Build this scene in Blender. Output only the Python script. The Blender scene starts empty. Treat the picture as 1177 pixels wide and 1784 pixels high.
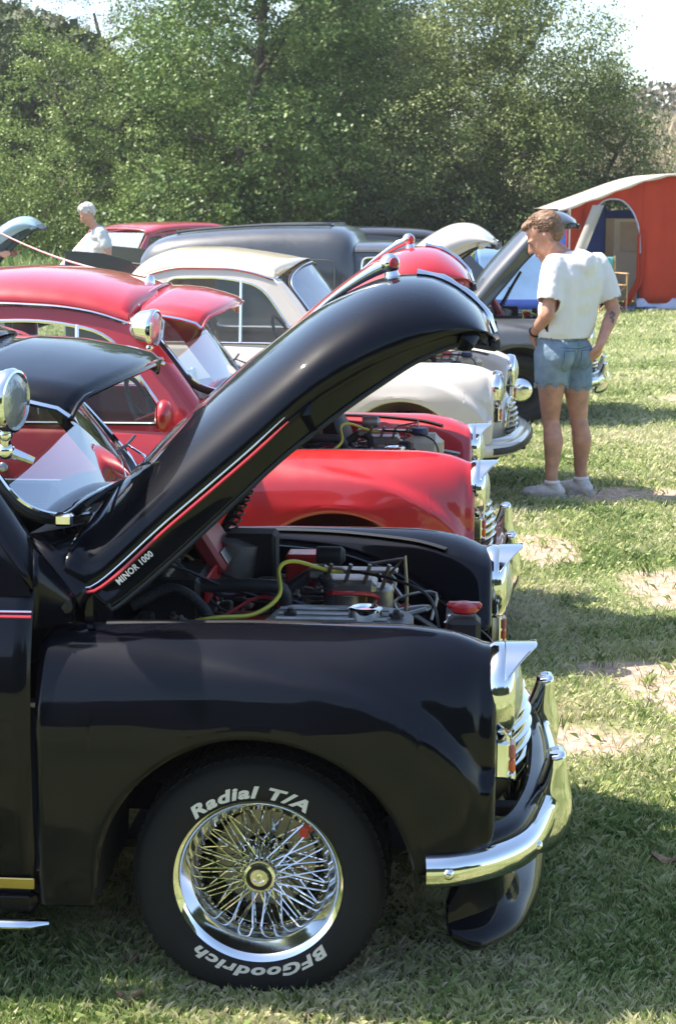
import bpy, bmesh, math, random
import numpy as np
from mathutils import Vector, Matrix, Euler, geometry as mgeo
R = math.radians
rng = np.random.default_rng(7)
random.seed(7)
S = bpy.context.scene
COL = S.collection

# ------------------------------------------------------------------ camera
cd = bpy.data.cameras.new("camera"); cam = bpy.data.objects.new("camera", cd); COL.objects.link(cam)
S.camera = cam
cam.location = (0, 0, 1.80); cam.rotation_euler = (R(90 - 10.5), 0, 0)
cd.sensor_fit = 'VERTICAL'; cd.sensor_height = 36; cd.sensor_width = 24
cd.lens = 58.9; cd.clip_start = 0.05; cd.clip_end = 2000
cd.dof.use_dof = True; cd.dof.focus_distance = 5.2; cd.dof.aperture_fstop = 11

# ------------------------------------------------------------------ sky, sun, exposure
SUN_EL, SUN_AZ = 57.0, -80.0          # azimuth measured from +Y towards +X
W = bpy.data.worlds.new("World"); S.world = W; W.use_nodes = True
wn = W.node_tree.nodes; wl = W.node_tree.links
sky = wn.new("ShaderNodeTexSky"); sky.sky_type = 'NISHITA'; sky.sun_disc = False
sky.sun_elevation = R(SUN_EL); sky.sun_rotation = R(SUN_AZ) % (2 * math.pi)
sky.air_density = 1.0; sky.dust_density = 1.2; sky.ozone_density = 1.0; sky.altitude = 50
bg = wn["Background"]; bg.inputs["Strength"].default_value = 0.13
wl.new(sky.outputs[0], bg.inputs[0])
sl = bpy.data.lights.new("sun", 'SUN'); sl.energy = 4.6; sl.angle = R(0.6); sl.color = (1.0, 0.93, 0.83)
sun = bpy.data.objects.new("sun", sl); COL.objects.link(sun)
sd = Vector((math.sin(R(SUN_AZ)) * math.cos(R(SUN_EL)), math.cos(R(SUN_AZ)) * math.cos(R(SUN_EL)), math.sin(R(SUN_EL))))
sun.rotation_euler = sd.to_track_quat('Z', 'Y').to_euler(); sun.location = sd * 30
S.view_settings.view_transform = 'Standard'; S.view_settings.look = 'None'
S.view_settings.gamma = 1.0; S.view_settings.exposure = 1.42
S.cycles.max_bounces = 8; S.cycles.transparent_max_bounces = 16

# ------------------------------------------------------------------ materials
MAT = {}
def mat(name, col, rough=0.5, metal=0.0, coat=0.0, var=0.0, scale=8.0, bump=0.0, bscale=60.0, rvar=0.0,
        trans=0.0, spec=0.5, col2=None, coat_rough=0.03, sheen=0.0, alpha=1.0, distort=0.0, transl=0.0):
    if name in MAT: return MAT[name]
    m = bpy.data.materials.new(name); m.use_nodes = True
    nt = m.node_tree; N = nt.nodes; L = nt.links; b = N["Principled BSDF"]
    b.inputs["Base Color"].default_value = (*col, 1); b.inputs["Roughness"].default_value = rough
    b.inputs["Metallic"].default_value = metal; b.inputs["Coat Weight"].default_value = coat
    b.inputs["Coat Roughness"].default_value = coat_rough
    b.inputs["Specular IOR Level"].default_value = spec
    b.inputs["Transmission Weight"].default_value = trans
    b.inputs["Sheen Weight"].default_value = sheen
    b.inputs["Alpha"].default_value = alpha
    tc = N.new("ShaderNodeTexCoord")
    n = N.new("ShaderNodeTexNoise"); n.inputs["Scale"].default_value = scale; n.inputs["Detail"].default_value = 6
    n.inputs["Distortion"].default_value = distort
    L.new(tc.outputs["Object"], n.inputs["Vector"])
    if var > 0 or col2 is not None:
        c2 = col2 if col2 is not None else tuple(min(1, c * (1 + var)) for c in col)
        c1 = col if col2 is not None else tuple(c * (1 - var) for c in col)
        rp = N.new("ShaderNodeValToRGB"); rp.color_ramp.elements[0].position = 0.32; rp.color_ramp.elements[1].position = 0.68
        rp.color_ramp.elements[0].color = (*c1, 1); rp.color_ramp.elements[1].color = (*c2, 1)
        L.new(n.outputs["Fac"], rp.inputs[0]); L.new(rp.outputs[0], b.inputs["Base Color"])
    if rvar > 0:
        n2 = N.new("ShaderNodeTexNoise"); n2.inputs["Scale"].default_value = 14; n2.inputs["Detail"].default_value = 8
        L.new(tc.outputs["Object"], n2.inputs["Vector"])
        mr = N.new("ShaderNodeMapRange"); mr.inputs[1].default_value = .3; mr.inputs[2].default_value = .7
        mr.inputs[3].default_value = max(0, rough - rvar); mr.inputs[4].default_value = rough + rvar
        L.new(n2.outputs["Fac"], mr.inputs[0]); L.new(mr.outputs[0], b.inputs["Roughness"])
    if bump > 0:
        n3 = N.new("ShaderNodeTexNoise"); n3.inputs["Scale"].default_value = bscale; n3.inputs["Detail"].default_value = 5
        L.new(tc.outputs["Object"], n3.inputs["Vector"])
        bp = N.new("ShaderNodeBump"); bp.inputs["Strength"].default_value = bump; bp.inputs["Distance"].default_value = 0.01
        L.new(n3.outputs["Fac"], bp.inputs["Height"]); L.new(bp.outputs[0], b.inputs["Normal"])
    if transl > 0:
        t = N.new("ShaderNodeBsdfTranslucent"); t.inputs[0].default_value = (*col, 1); mx = N.new("ShaderNodeMixShader"); mx.inputs[0].default_value = transl
        L.new(b.outputs[0], mx.inputs[1]); L.new(t.outputs[0], mx.inputs[2]); L.new(mx.outputs[0], N["Material Output"].inputs[0])
    MAT[name] = m
    return m

def glass_mat(name, tint=(0.9, 0.95, 0.94), refl=0.08, ior=1.45):
    m = bpy.data.materials.new(name); m.use_nodes = True
    N = m.node_tree.nodes; L = m.node_tree.links
    for x in list(N):
        if x.type == 'BSDF_PRINCIPLED': N.remove(x)
    t = N.new("ShaderNodeBsdfTransparent"); t.inputs[0].default_value = (*tint, 1)
    g = N.new("ShaderNodeBsdfGlossy"); g.inputs["Roughness"].default_value = 0.02; g.inputs[0].default_value = (1, 1, 1, 1)
    fr = N.new("ShaderNodeFresnel"); fr.inputs[0].default_value = ior
    mx = N.new("ShaderNodeMixShader"); ad = N.new("ShaderNodeMath"); ad.operation = 'ADD'; ad.inputs[1].default_value = refl; ad.use_clamp = True
    d = N.new("ShaderNodeBsdfDiffuse"); d.inputs[0].default_value = (0.6, 0.6, 0.58, 1)
    mx2 = N.new("ShaderNodeMixShader"); mx2.inputs[0].default_value = 0.05      # dust on the pane
    sc_ = N.new("ShaderNodeMath"); sc_.operation = "MULTIPLY"; sc_.inputs[1].default_value = .5; L.new(fr.outputs[0], sc_.inputs[0]); L.new(sc_.outputs[0], ad.inputs[0]); L.new(ad.outputs[0], mx.inputs[0])
    L.new(t.outputs[0], mx.inputs[1]); L.new(g.outputs[0], mx.inputs[2])
    L.new(mx.outputs[0], mx2.inputs[1]); L.new(d.outputs[0], mx2.inputs[2])
    L.new(mx2.outputs[0], N["Material Output"].inputs[0])
    MAT[name] = m
    return m

def paint(name, col, rough=.35, coat=1.0, cr=.05):
    return mat(name, col, rough=rough, coat=coat, coat_rough=cr, var=.06, scale=3, rvar=.05, bump=.012, bscale=9)

M_black = paint("black_paint", (.0022, .0026, .0055), rough=.44, cr=.03)
for k_, v_ in (("Specular IOR Level", .05), ("Coat IOR", 1.32)): M_black.node_tree.nodes["Principled BSDF"].inputs[k_].default_value = v_
M_red = paint("red_paint", (.40, .008, .011), rough=.4, cr=.05)
M_cream = paint("white_paint", (.58, .53, .47), rough=.4, cr=.06)
M_creamroof = paint("cream_roof_paint", (.68, .58, .42), rough=.45, cr=.1)
M_grey = paint("dark_grey_paint", (.045, .05, .058), rough=.42, cr=.09)
M_blue = paint("pale_blue_paint", (.30, .42, .50), rough=.4, cr=.06)
M_maroon = paint("dull_red_paint", (.36, .03, .04), rough=.4, cr=.06)
M_dark = paint("charcoal_paint", (.03, .032, .04), rough=.4, cr=.06)
M_chrome = mat("chrome", (.86, .86, .84), rough=.07, metal=1, rvar=.035)
M_alu = mat("dull_aluminium", (.38, .35, .31), rough=.42, metal=1, var=.2, scale=20, bump=.1, bscale=80)
M_steel = mat("worn_steel", (.33, .32, .30), rough=.5, metal=.9, var=.35, scale=14, bump=.15)
M_rubber = mat("tyre_rubber", (.006, .006, .008), rough=.8, var=.25, scale=10, bump=.08, bscale=90)
M_seal = mat("rubber_seal", (.012, .012, .013), rough=.55, var=.2)
M_dirty = mat("underbody_black", (.012, .012, .012), rough=.8, var=.4, scale=6, bump=.3)
M_letter = mat("raised_white_lettering", (.72, .70, .66), rough=.6, var=.06, scale=30)
M_glass = glass_mat("window_glass", refl=.0)
M_wglass = glass_mat("windscreen_glass", refl=.03, ior=1.3)
M_lens = mat("lamp_lens", (.42, .46, .46), rough=.10, metal=.5, coat=.8, var=.08, bump=.3, bscale=70)
M_amber = mat("indicator_lens", (.75, .10, .02), rough=.2, coat=.8, var=.1, bump=.2, bscale=120)
M_pinklens = mat("side_lamp_lens", (.50, .10, .08), rough=.25, coat=.8, var=.1)
M_trimred = mat("red_pinstripe", (.50, .03, .04), rough=.3, coat=.6, var=.05)
M_vinyl = mat("dark_vinyl", (.03, .028, .03), rough=.55, var=.2, bump=.1, bscale=40)
M_redvinyl = mat("red_vinyl", (.33, .03, .035), rough=.45, var=.15, bump=.1, bscale=40)
M_hose = mat("ribbed_hose", (.03, .03, .032), rough=.55, var=.2)
M_cable = mat("yellow_cable", (.62, .55, .06), rough=.4, var=.1)
M_redplastic = mat("red_plastic", (.50, .02, .02), rough=.35, coat=.4, var=.1)
M_bottle = mat("milky_plastic", (.55, .48, .36), rough=.4, var=.15, trans=.2)
M_blueplastic = mat("blue_plastic", (.03, .04, .11), rough=.4, var=.1)
M_card = mat("paper_sheet", (.74, .68, .68), rough=.7, var=.04)
M_brass = mat("gold_trim", (.55, .42, .16), rough=.3, metal=1, var=.1)

# ------------------------------------------------------------------ geometry helpers
def catmull(pts, n, closed=False):
    """n samples along a Catmull-Rom spline through pts (any dimension), even in control index."""
    P = np.asarray(pts, float)
    k = len(P)
    if closed:
        t = np.linspace(0, k, n, endpoint=False); i = np.floor(t).astype(int); u = (t - i)[:, None]
        p0, p1, p2, p3 = P[(i - 1) % k], P[i % k], P[(i + 1) % k], P[(i + 2) % k]
    else:
        Q = np.vstack([2 * P[0] - P[1], P, 2 * P[-1] - P[-2]])
        t = np.linspace(0, k - 1, n); i = np.minimum(np.floor(t).astype(int), k - 2); u = (t - i)[:, None]
        p0, p1, p2, p3 = Q[i], Q[i + 1], Q[i + 2], Q[i + 3]
    return .5 * ((2 * p1) + (-p0 + p2) * u + (2 * p0 - 5 * p1 + 4 * p2 - p3) * u ** 2 + (-p0 + 3 * p1 - 3 * p2 + p3) * u ** 3)

def even(P, n):
    P = np.asarray(P, float); d = np.r_[0, np.cumsum(np.linalg.norm(np.diff(P, axis=0), axis=1))]
    s = np.linspace(0, d[-1], n)
    return np.stack([np.interp(s, d, P[:, j]) for j in range(P.shape[1])], 1)

def sm(xk, yk, x):
    """smooth table interpolation (pchip-like: catmull over dense resample)"""
    xk = np.asarray(xk, float); yk = np.asarray(yk, float)
    if xk[0] > xk[-1]: xk, yk = xk[::-1], yk[::-1]
    x = np.asarray(x, float)
    h = np.diff(xk); dl = np.diff(yk) / h
    m = np.zeros(len(xk)); m[0] = dl[0]; m[-1] = dl[-1]
    for i in range(1, len(xk) - 1):
        if dl[i - 1] * dl[i] > 0:
            w1, w2 = 2 * h[i] + h[i - 1], h[i] + 2 * h[i - 1]
            m[i] = (w1 + w2) / (w1 / dl[i - 1] + w2 / dl[i])
    xc = np.clip(x, xk[0], xk[-1])
    i = np.clip(np.searchsorted(xk, xc) - 1, 0, len(xk) - 2)
    t = (xc - xk[i]) / h[i]
    return ((2 * t ** 3 - 3 * t ** 2 + 1) * yk[i] + (t ** 3 - 2 * t ** 2 + t) * h[i] * m[i]
            + (-2 * t ** 3 + 3 * t ** 2) * yk[i + 1] + (t ** 3 - t ** 2) * h[i] * m[i + 1])

class G:
    """geometry collector -> one mesh object"""
    def __init__(s): s.V = []; s.F = []; s.n = 0
    def add(s, V, F):
        V = np.asarray(V, float).reshape(-1, 3); s.V.append(V)
        s.F += [tuple(int(a) + s.n for a in f) for f in F]; s.n += len(V); return s
    def grid(s, P, cu=False, cv=False):
        P = np.asarray(P, float); m, n = P.shape[:2]; F = []
        for i in range(m if cu else m - 1):
            i2 = (i + 1) % m
            for j in range(n if cv else n - 1):
                j2 = (j + 1) % n
                F.append((i * n + j, i * n + j2, i2 * n + j2, i2 * n + j))
        return s.add(P.reshape(-1, 3), F)
    def tube(s, path, r, n=8, closed=False, caps=True, flat=None):
        P = np.asarray(path, float); k = len(P)
        r = np.full(k, r) if np.isscalar(r) else np.asarray(r, float)
        if closed: T = np.roll(P, -1, 0) - np.roll(P, 1, 0)
        else: T = np.gradient(P, axis=0)
        T /= np.linalg.norm(T, axis=1)[:, None] + 1e-12
        up = np.array([0, 0, 1.]) if abs(T[0, 2]) < .9 else np.array([1., 0, 0])
        A = np.zeros_like(P); a = np.cross(T[0], up); a /= np.linalg.norm(a)
        for i in range(k):
            a = a - T[i] * a.dot(T[i]); a /= np.linalg.norm(a) + 1e-12; A[i] = a
        B = np.cross(T, A)
        th = np.linspace(0, 2 * math.pi, n, endpoint=False)
        fa, fb = (1, 1) if flat is None else flat
        Q = P[:, None] + r[:, None, None] * (fa * np.cos(th)[None, :, None] * A[:, None] + fb * np.sin(th)[None, :, None] * B[:, None])
        b = s.n; s.grid(Q, cu=closed, cv=True)
        if caps and not closed:
            s.F.append(tuple(b + j for j in range(n))[::-1]); s.F.append(tuple(b + (k - 1) * n + j for j in range(n)))
        return s
    def lathe(s, prof, n=32, M=None, a0=0, a1=2 * math.pi):
        """prof: (radius, along) about local Z"""
        full = abs(a1 - a0 - 2 * math.pi) < 1e-6
        th = np.linspace(a0, a1, n, endpoint=not full); P = np.array(prof, float)
        Q = np.stack([P[:, 0][:, None] * np.cos(th), P[:, 0][:, None] * np.sin(th), np.repeat(P[:, 1][:, None], len(th), 1)], -1)
        return s.grid(tr(Q, M), cv=full)
    def box(s, c, d, M=None, b=0.0):
        c = np.array(c, float); d = np.array(d, float) / 2
        if b <= 0:
            V = np.array([[x, y, z] for x in (-1, 1) for y in (-1, 1) for z in (-1, 1)]) * d + c
            return s.add(tr(V, M), [(0, 1, 3, 2), (4, 6, 7, 5), (0, 4, 5, 1), (2, 3, 7, 6), (0, 2, 6, 4), (1, 5, 7, 3)])
        b = min(b, d.min() * .9)
        V = []; ix = {}
        for sx in (-1, 1):
            for sy in (-1, 1):
                for sz in (-1, 1):
                    for ax in range(3):
                        e = d.copy() - b; e[ax] = d[ax]
                        ix[(sx, sy, sz, ax)] = len(V); V.append(np.array([sx, sy, sz]) * e + c)
        F = []
        for ax in range(3):
            o = [k for k in range(3) if k != ax]
            for sg in (-1, 1):
                q = []
                for a, bb in ((-1, -1), (1, -1), (1, 1), (-1, 1)):
                    k = [0, 0, 0]; k[ax] = sg; k[o[0]] = a; k[o[1]] = bb; q.append(ix[(*k, ax)])
                F.append(tuple(q))
            for a in (-1, 1):
                for bb in (-1, 1):
                    k0 = [0, 0, 0]; k0[o[0]] = a; k0[o[1]] = bb
                    k0[ax] = -1; k1 = list(k0); k1[ax] = 1
                    F.append((ix[(*k0, o[0])], ix[(*k1, o[0])], ix[(*k1, o[1])], ix[(*k0, o[1])]))
        for sx in (-1, 1):
            for sy in (-1, 1):
                for sz in (-1, 1): F.append(tuple(ix[(sx, sy, sz, a)] for a in range(3)))
        return s.add(tr(np.array(V), M), F)
    def ball(s, c, r, n=16, m=10, M=None):
        r = np.array([r] * 3 if np.isscalar(r) else r, float)
        ph = np.linspace(0, math.pi, m); th = np.linspace(0, 2 * math.pi, n, endpoint=False)
        Q = np.stack([np.sin(ph)[:, None] * np.cos(th), np.sin(ph)[:, None] * np.sin(th), np.repeat(np.cos(ph)[:, None], n, 1)], -1) * r
        return s.grid(tr(Q, M) + np.array(c, float), cv=True)
    def cap(s, a, b, ra, rb, n=14):
        """tapered capsule"""
        a = np.array(a, float); b = np.array(b, float); d = b - a; L = np.linalg.norm(d); d /= L
        k = [(-1, 0.02), (-.7, .71), (0, 1)]
        path = [a - d * ra, a - d * ra * .7, a]; rad = [ra * .02, ra * .71, ra]
        for t in (.25, .5, .75): path.append(a + d * L * t); rad.append(ra + (rb - ra) * t)
        path += [b, b + d * rb * .7, b + d * rb]; rad += [rb, rb * .71, rb * .02]
        return s.tube(path, rad, n)
    def poly(s, pts, th=None):
        """planar polygon, fan-safe through tessellation; pts (n,3)"""
        P = np.asarray(pts, float); tri = mgeo.tessellate_polygon([[Vector(p) for p in P]])
        return s.add(P, tri)
    def build(s, name, m, parent=None, smooth=True, sharp=38, solid=None, recalc=False, loc=None, sub=0):
        me = bpy.data.meshes.new(name)
        V = np.vstack(s.V); me.from_pydata(V.tolist(), [], s.F)
        if recalc:
            bm = bmesh.new(); bm.from_mesh(me); bmesh.ops.remove_doubles(bm, verts=bm.verts, dist=1e-5)
            bmesh.ops.recalc_face_normals(bm, faces=bm.faces); bm.to_mesh(me); bm.free()
        if smooth:
            me.polygons.foreach_set("use_smooth", [True] * len(me.polygons))
            if sharp: me.set_sharp_from_angle(angle=R(sharp))
        me.materials.append(m)
        o = bpy.data.objects.new(name, me); COL.objects.link(o)
        if parent is not None: o.parent = parent
        if loc is not None: o.location = loc
        if solid:
            md = o.modifiers.new("thickness", 'SOLIDIFY'); md.thickness = solid; md.offset = 0
        if sub:
            md = o.modifiers.new("sub", 'SUBSURF'); md.levels = sub; md.render_levels = sub
        return o

def tr(V, M):
    if M is None: return np.asarray(V, float)
    M = np.array(M); V = np.asarray(V, float)
    return V @ M[:3, :3].T + M[:3, 3]

def fr(origin, x, z):
    """matrix from origin with given local x and z directions"""
    z = np.array(z, float); z /= np.linalg.norm(z); x = np.array(x, float); x -= z * x.dot(z); x /= np.linalg.norm(x)
    M = np.eye(4); M[:3, 0] = x; M[:3, 1] = np.cross(z, x); M[:3, 2] = z; M[:3, 3] = origin
    return M

def tag(o, label=None, cat=None, group=None, kind=None):
    if label: o["label"] = label
    if cat: o["category"] = cat
    if group: o["group"] = group
    if kind: o["kind"] = kind
    return o

def empty(name, loc=(0, 0, 0), rz=0, **k):
    o = bpy.data.objects.new(name, None); COL.objects.link(o); o.location = loc; o.rotation_euler = (0, 0, rz)
    o.empty_display_size = .2
    return tag(o, **k)

def copy_tree(o, parent=None):
    c = o.copy(); COL.objects.link(c); c.parent = parent
    for ch in list(o.children): copy_tree(ch, c)
    return c

def text_mesh(txt, size=1.0, ext=.0, bold=.02, shear=0.0, spacing=1.0, sx=1.0):
    """flat text as a (verts, faces) pair, font units, centred in x"""
    cu = bpy.data.curves.new("t", 'FONT'); cu.body = txt; cu.size = size; cu.extrude = ext; cu.offset = bold
    cu.shear = shear; cu.space_character = spacing; cu.resolution_u = 3
    o = bpy.data.objects.new("t", cu); COL.objects.link(o)
    dg = bpy.context.evaluated_depsgraph_get(); me = bpy.data.meshes.new_from_object(o.evaluated_get(dg))
    V = np.array([v.co[:] for v in me.vertices]); F = [tuple(p.vertices) for p in me.polygons]
    bpy.data.objects.remove(o); bpy.data.curves.remove(cu); bpy.data.meshes.remove(me)
    V[:, 0] *= sx
    V[:, 0] -= (V[:, 0].max() + V[:, 0].min()) / 2
    return V, F
# ================================================================== classic round-bodied car, built in its own frame
# x forward from the front axle, y to the left (camera side is -y), z up
ZW = .286                                        # wheel centre height
def side_off(t): return sm([0, .12, .45, .70, .86, 1], [-.055, -.012, .0, -.012, -.040, -.082], t)
def belt_z(x): return sm([-3.05, -2.95, -2.75, -2.5, -2.3, -.4], [.50, .60, .78, .90, .95, .95], x)
def side_w(x): return sm([-3.05, -2.95, -2.7, -2.2, -1.2, -.5], [.42, .55, .70, .765, .762, .752], x)
def side_y(x, z):
    t = np.clip((z - .22) / (belt_z(x) - .22), 0, 1); return side_w(x) + side_off(t)

def side_strip(xs, sgn, zlow=None, up=0.0, nz=26):
    rows = []
    for x in xs:
        zb = .22 if zlow is None else zlow(x)
        z = np.linspace(zb, float(belt_z(x)), nz)
        rows.append(np.stack([np.full(nz, x), sgn * (side_y(x, z) + up), z], 1))
    return np.array(rows)

def arch(x, cx, r, low):
    d = abs(x - cx)
    return ZW + math.sqrt(max(r * r - d * d, 0)) if d < r else low

def wing_tables(x):
    yi = sm([-.49, -.24, .05, .256, .392, .475, .53], [.56, .525, .495, .43, .365, .315, .28], x)
    zi = sm([-.49, -.24, .05, .256, .392, .475, .53], [.85, .836, .82, .771, .705, .643, .60], x)
    yc = sm([-.49, .2, .45, .53], [.595, .585, .565, .55], x)
    zc = sm([-.49, -.2, 0, .3, .42, .49, .53], [.845, .852, .856, .856, .842, .818, .792], x)
    yo = sm([-.49, -.2, .1, .33, .46, .53], [.752, .765, .768, .752, .725, .690], x)
    return yi, zi, yc, zc, yo

def wing_point_row(x, n=44):
    yi, zi, yc, zc, yo = [float(v) for v in wing_tables(x)]
    low = float(sm([-.49, -.36, .36, .53], [.235, .24, .34, .40], x))
    zb = arch(x, 0, .362, low)
    ctl = [(yi, zi), (yi + (yc - yi) * .5, zi + (zc - zi) * .80), (yc, zc), (yc + .075, zc - .022), (yo - .035, zc - .085), (yo - .006, zc - .17),
           (yo, max(zc - .26, zb + (zc - .17 - zb) * .45)), (yo - .001, zb + .03), (yo - .003, zb)]
    P = catmull(ctl, 160); P = even(P, n)
    zcr = float(sm([-.35, -.2, -.02, .2, .33, .43, .51, .53], [.85, .825, .80, .755, .70, .625, .52, .47], x))
    k = float(np.clip((x + .30) / .45, 0, 1)); k = k * k * (3 - 2 * k)
    s = np.clip((zcr - P[:, 1]) / .035 + .5, 0, 1); s = s * s * (3 - 2 * s)
    out = np.clip((P[:, 0] - yc) / .06, 0, 1)
    P[:, 0] += out * (.020 * s - .014 * (1 - s)) * k
    return P

def build_wing(sgn, m, par):
    g = G()
    xs = np.unique(np.r_[np.linspace(-.487, -.372, 8), -.3625, -.3615, -.355, -.345, np.linspace(-.33, .33, 40), .345, .355, .3615, .3625, np.linspace(.372, .50, 12)])
    rows = []
    for x in xs:
        P = wing_point_row(x); rows.append(np.stack([np.full(len(P), x), sgn * P[:, 0], P[:, 1]], 1))
    P = wing_point_row(.50); c = np.array([.55, .69])
    for dx, k in ((.013, .985), (.022, .955), (.027, .91), (.029, .80), (.030, .55), (.030, .2), (.030, .0)):
        Q = c + (P - c) * k
        rows.append(np.stack([np.full(len(Q), .50 + dx), sgn * Q[:, 0], Q[:, 1]], 1))
    g.grid(np.array(rows))
    w = g.build("front_wing", m, par, solid=.003, sharp=60)
    # rolled arch lip and wheel well
    a = np.linspace(0, math.pi, 40)
    g = G().tube(np.stack([.362 * np.cos(a), np.full(40, sgn * .752), ZW + .362 * np.sin(a)], 1), .007, 6)
    g.build("arch_lip", m, w)
    th = np.linspace(-.1, math.pi + .1, 30)
    Q = np.array([[[.365 * math.cos(t), sgn * yy, ZW + .365 * math.sin(t)] for yy in (.75, .6, .45, .36)] for t in th])
    g = G().grid(Q); g.build("wheel_well", M_dirty, w)
    return w

def headlight(par, sgn, peak=True, rim=M_chrome, rim_r=.106):
    g = G(); Mx = fr((.52, sgn * .55, .71), (0, 0, 1), (1, 0, 0))
    g.lathe([(.02, -.03), (rim_r - .004, -.005), (rim_r + .002, .004), (rim_r + .002, .022), (rim_r - .004, .040), (rim_r - .014, .050), (.085, .052), (.083, .044)], 48, Mx)
    h = g.build("headlight", rim, par)
    g = G().lathe([(.086, .045), (.075, .056), (.05, .066), (.02, .071), (0, .072)], 36, Mx); g.build("lens", M_lens, h)
    if peak:
        rows = []
        for t in np.linspace(-1, 1, 25):
            a = t * R(64); L = .004 + .064 * min(1, (1 - abs(t)) / .76)
            rows.append([[.52 + .030 + f * L, sgn * .55 + (rim_r + .003) * math.sin(a), .71 + (rim_r + .003 + .002 * f) * math.cos(a)] for f in (0, .33, .66, 1)])
        rows = np.array(rows); G().grid(rows).build("peak", M_chrome, h)
        G().tube(rows[:, -1], .0022, 6).build("peak_bead", M_chrome, h)
    return h

BUMP = [(.378, -.765), (.44, -.752), (.53, -.695), (.600, -.60), (.640, -.45), (.662, -.30), (.674, -.12), (.677, 0)]
def plan_path(inset=0.0, n=60, ymax=None):
    h = np.array(BUMP); full = np.vstack([h, (h * [1, -1])[:-1][::-1]])
    P = even(catmull(full, 200), n)
    T = np.gradient(P, axis=0); T /= np.linalg.norm(T, axis=1)[:, None]
    Nn = np.stack([T[:, 1], -T[:, 0]], 1)        # outward
    P = P - Nn * inset
    if ymax: P = P[np.abs(P[:, 1]) < ymax]; P = even(P, n)
    T = np.gradient(P, axis=0); T /= np.linalg.norm(T, axis=1)[:, None]
    return P, np.stack([T[:, 1], -T[:, 0]], 1)

def sweep(prof, inset=0, n=60, z=0, ymax=None, closed=True, taper=None):
    """prof: (outward, up) profile carried along the bumper's plan curve"""
    P, Nn = plan_path(inset, n, ymax)
    pr = np.array(prof, float)
    Q = np.zeros((n, len(pr), 3))
    PR = np.repeat(pr[None], n, 0)
    if taper:
        c_, k_ = np.array(taper[:2]), taper[2]; i_ = np.minimum(np.arange(n), n - 1 - np.arange(n)); w_ = np.clip((i_ + .6) / k_, 0, 1) ** .5; PR = c_ + (PR - c_) * w_[:, None, None]
    Q[:, :, :2] = P[:, None] + Nn[:, None] * PR[:, :, 0:1]; Q[:, :, 2] = z + PR[:, :, 1]
    g = G(); g.grid(Q, cv=closed)
    if closed:
        k = len(pr); g.F.append(tuple(range(k))); g.F.append(tuple((n - 1) * k + j for j in range(k))[::-1])
    return g

def overrider(par, y, mm=M_chrome):
    st = [(.232, .615, .655, .022), (.242, .600, .682, .032), (.27, .600, .706, .038), (.32, .612, .722, .040), (.37, .618, .722, .039), (.41, .634, .714, .038),
          (.44, .646, .710, .038), (.470, .656, .708, .038), (.484, .658, .706, .036), (.492, .664, .700, .026)]
    rows = []
    for z, xa, xb, hw in st:
        c, r = (xa + xb) / 2 , (xb - xa) / 2; r2 = []
        for t in np.linspace(0, 2 * math.pi, 20, endpoint=False):
            ct, s_ = math.cos(t), math.sin(t)
            r2.append([c + r * np.sign(ct) * abs(ct) ** .7, y + hw * np.sign(s_) * abs(s_) ** .6, z + (.004 if ct > 0 else 0)])
        rows.append(r2)
    rows = np.array(rows)
    rows = np.stack([catmull(rows[:, j], 30) for j in range(20)], 1)
    g = G().grid(rows, cv=True); g.F.append(tuple(range(20))); g.F.append(tuple(29 * 20 + j for j in range(20)))
    return g.build("overrider", mm, par)

def nose_x(y, z, z0=.0):
    xc = sm([.26, .30, .38, .47, .55, .62, .70], [.52, .575, .604, .612, .598, .56, .50], z)
    return xc - .95 * abs(y) ** 1.9

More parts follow.
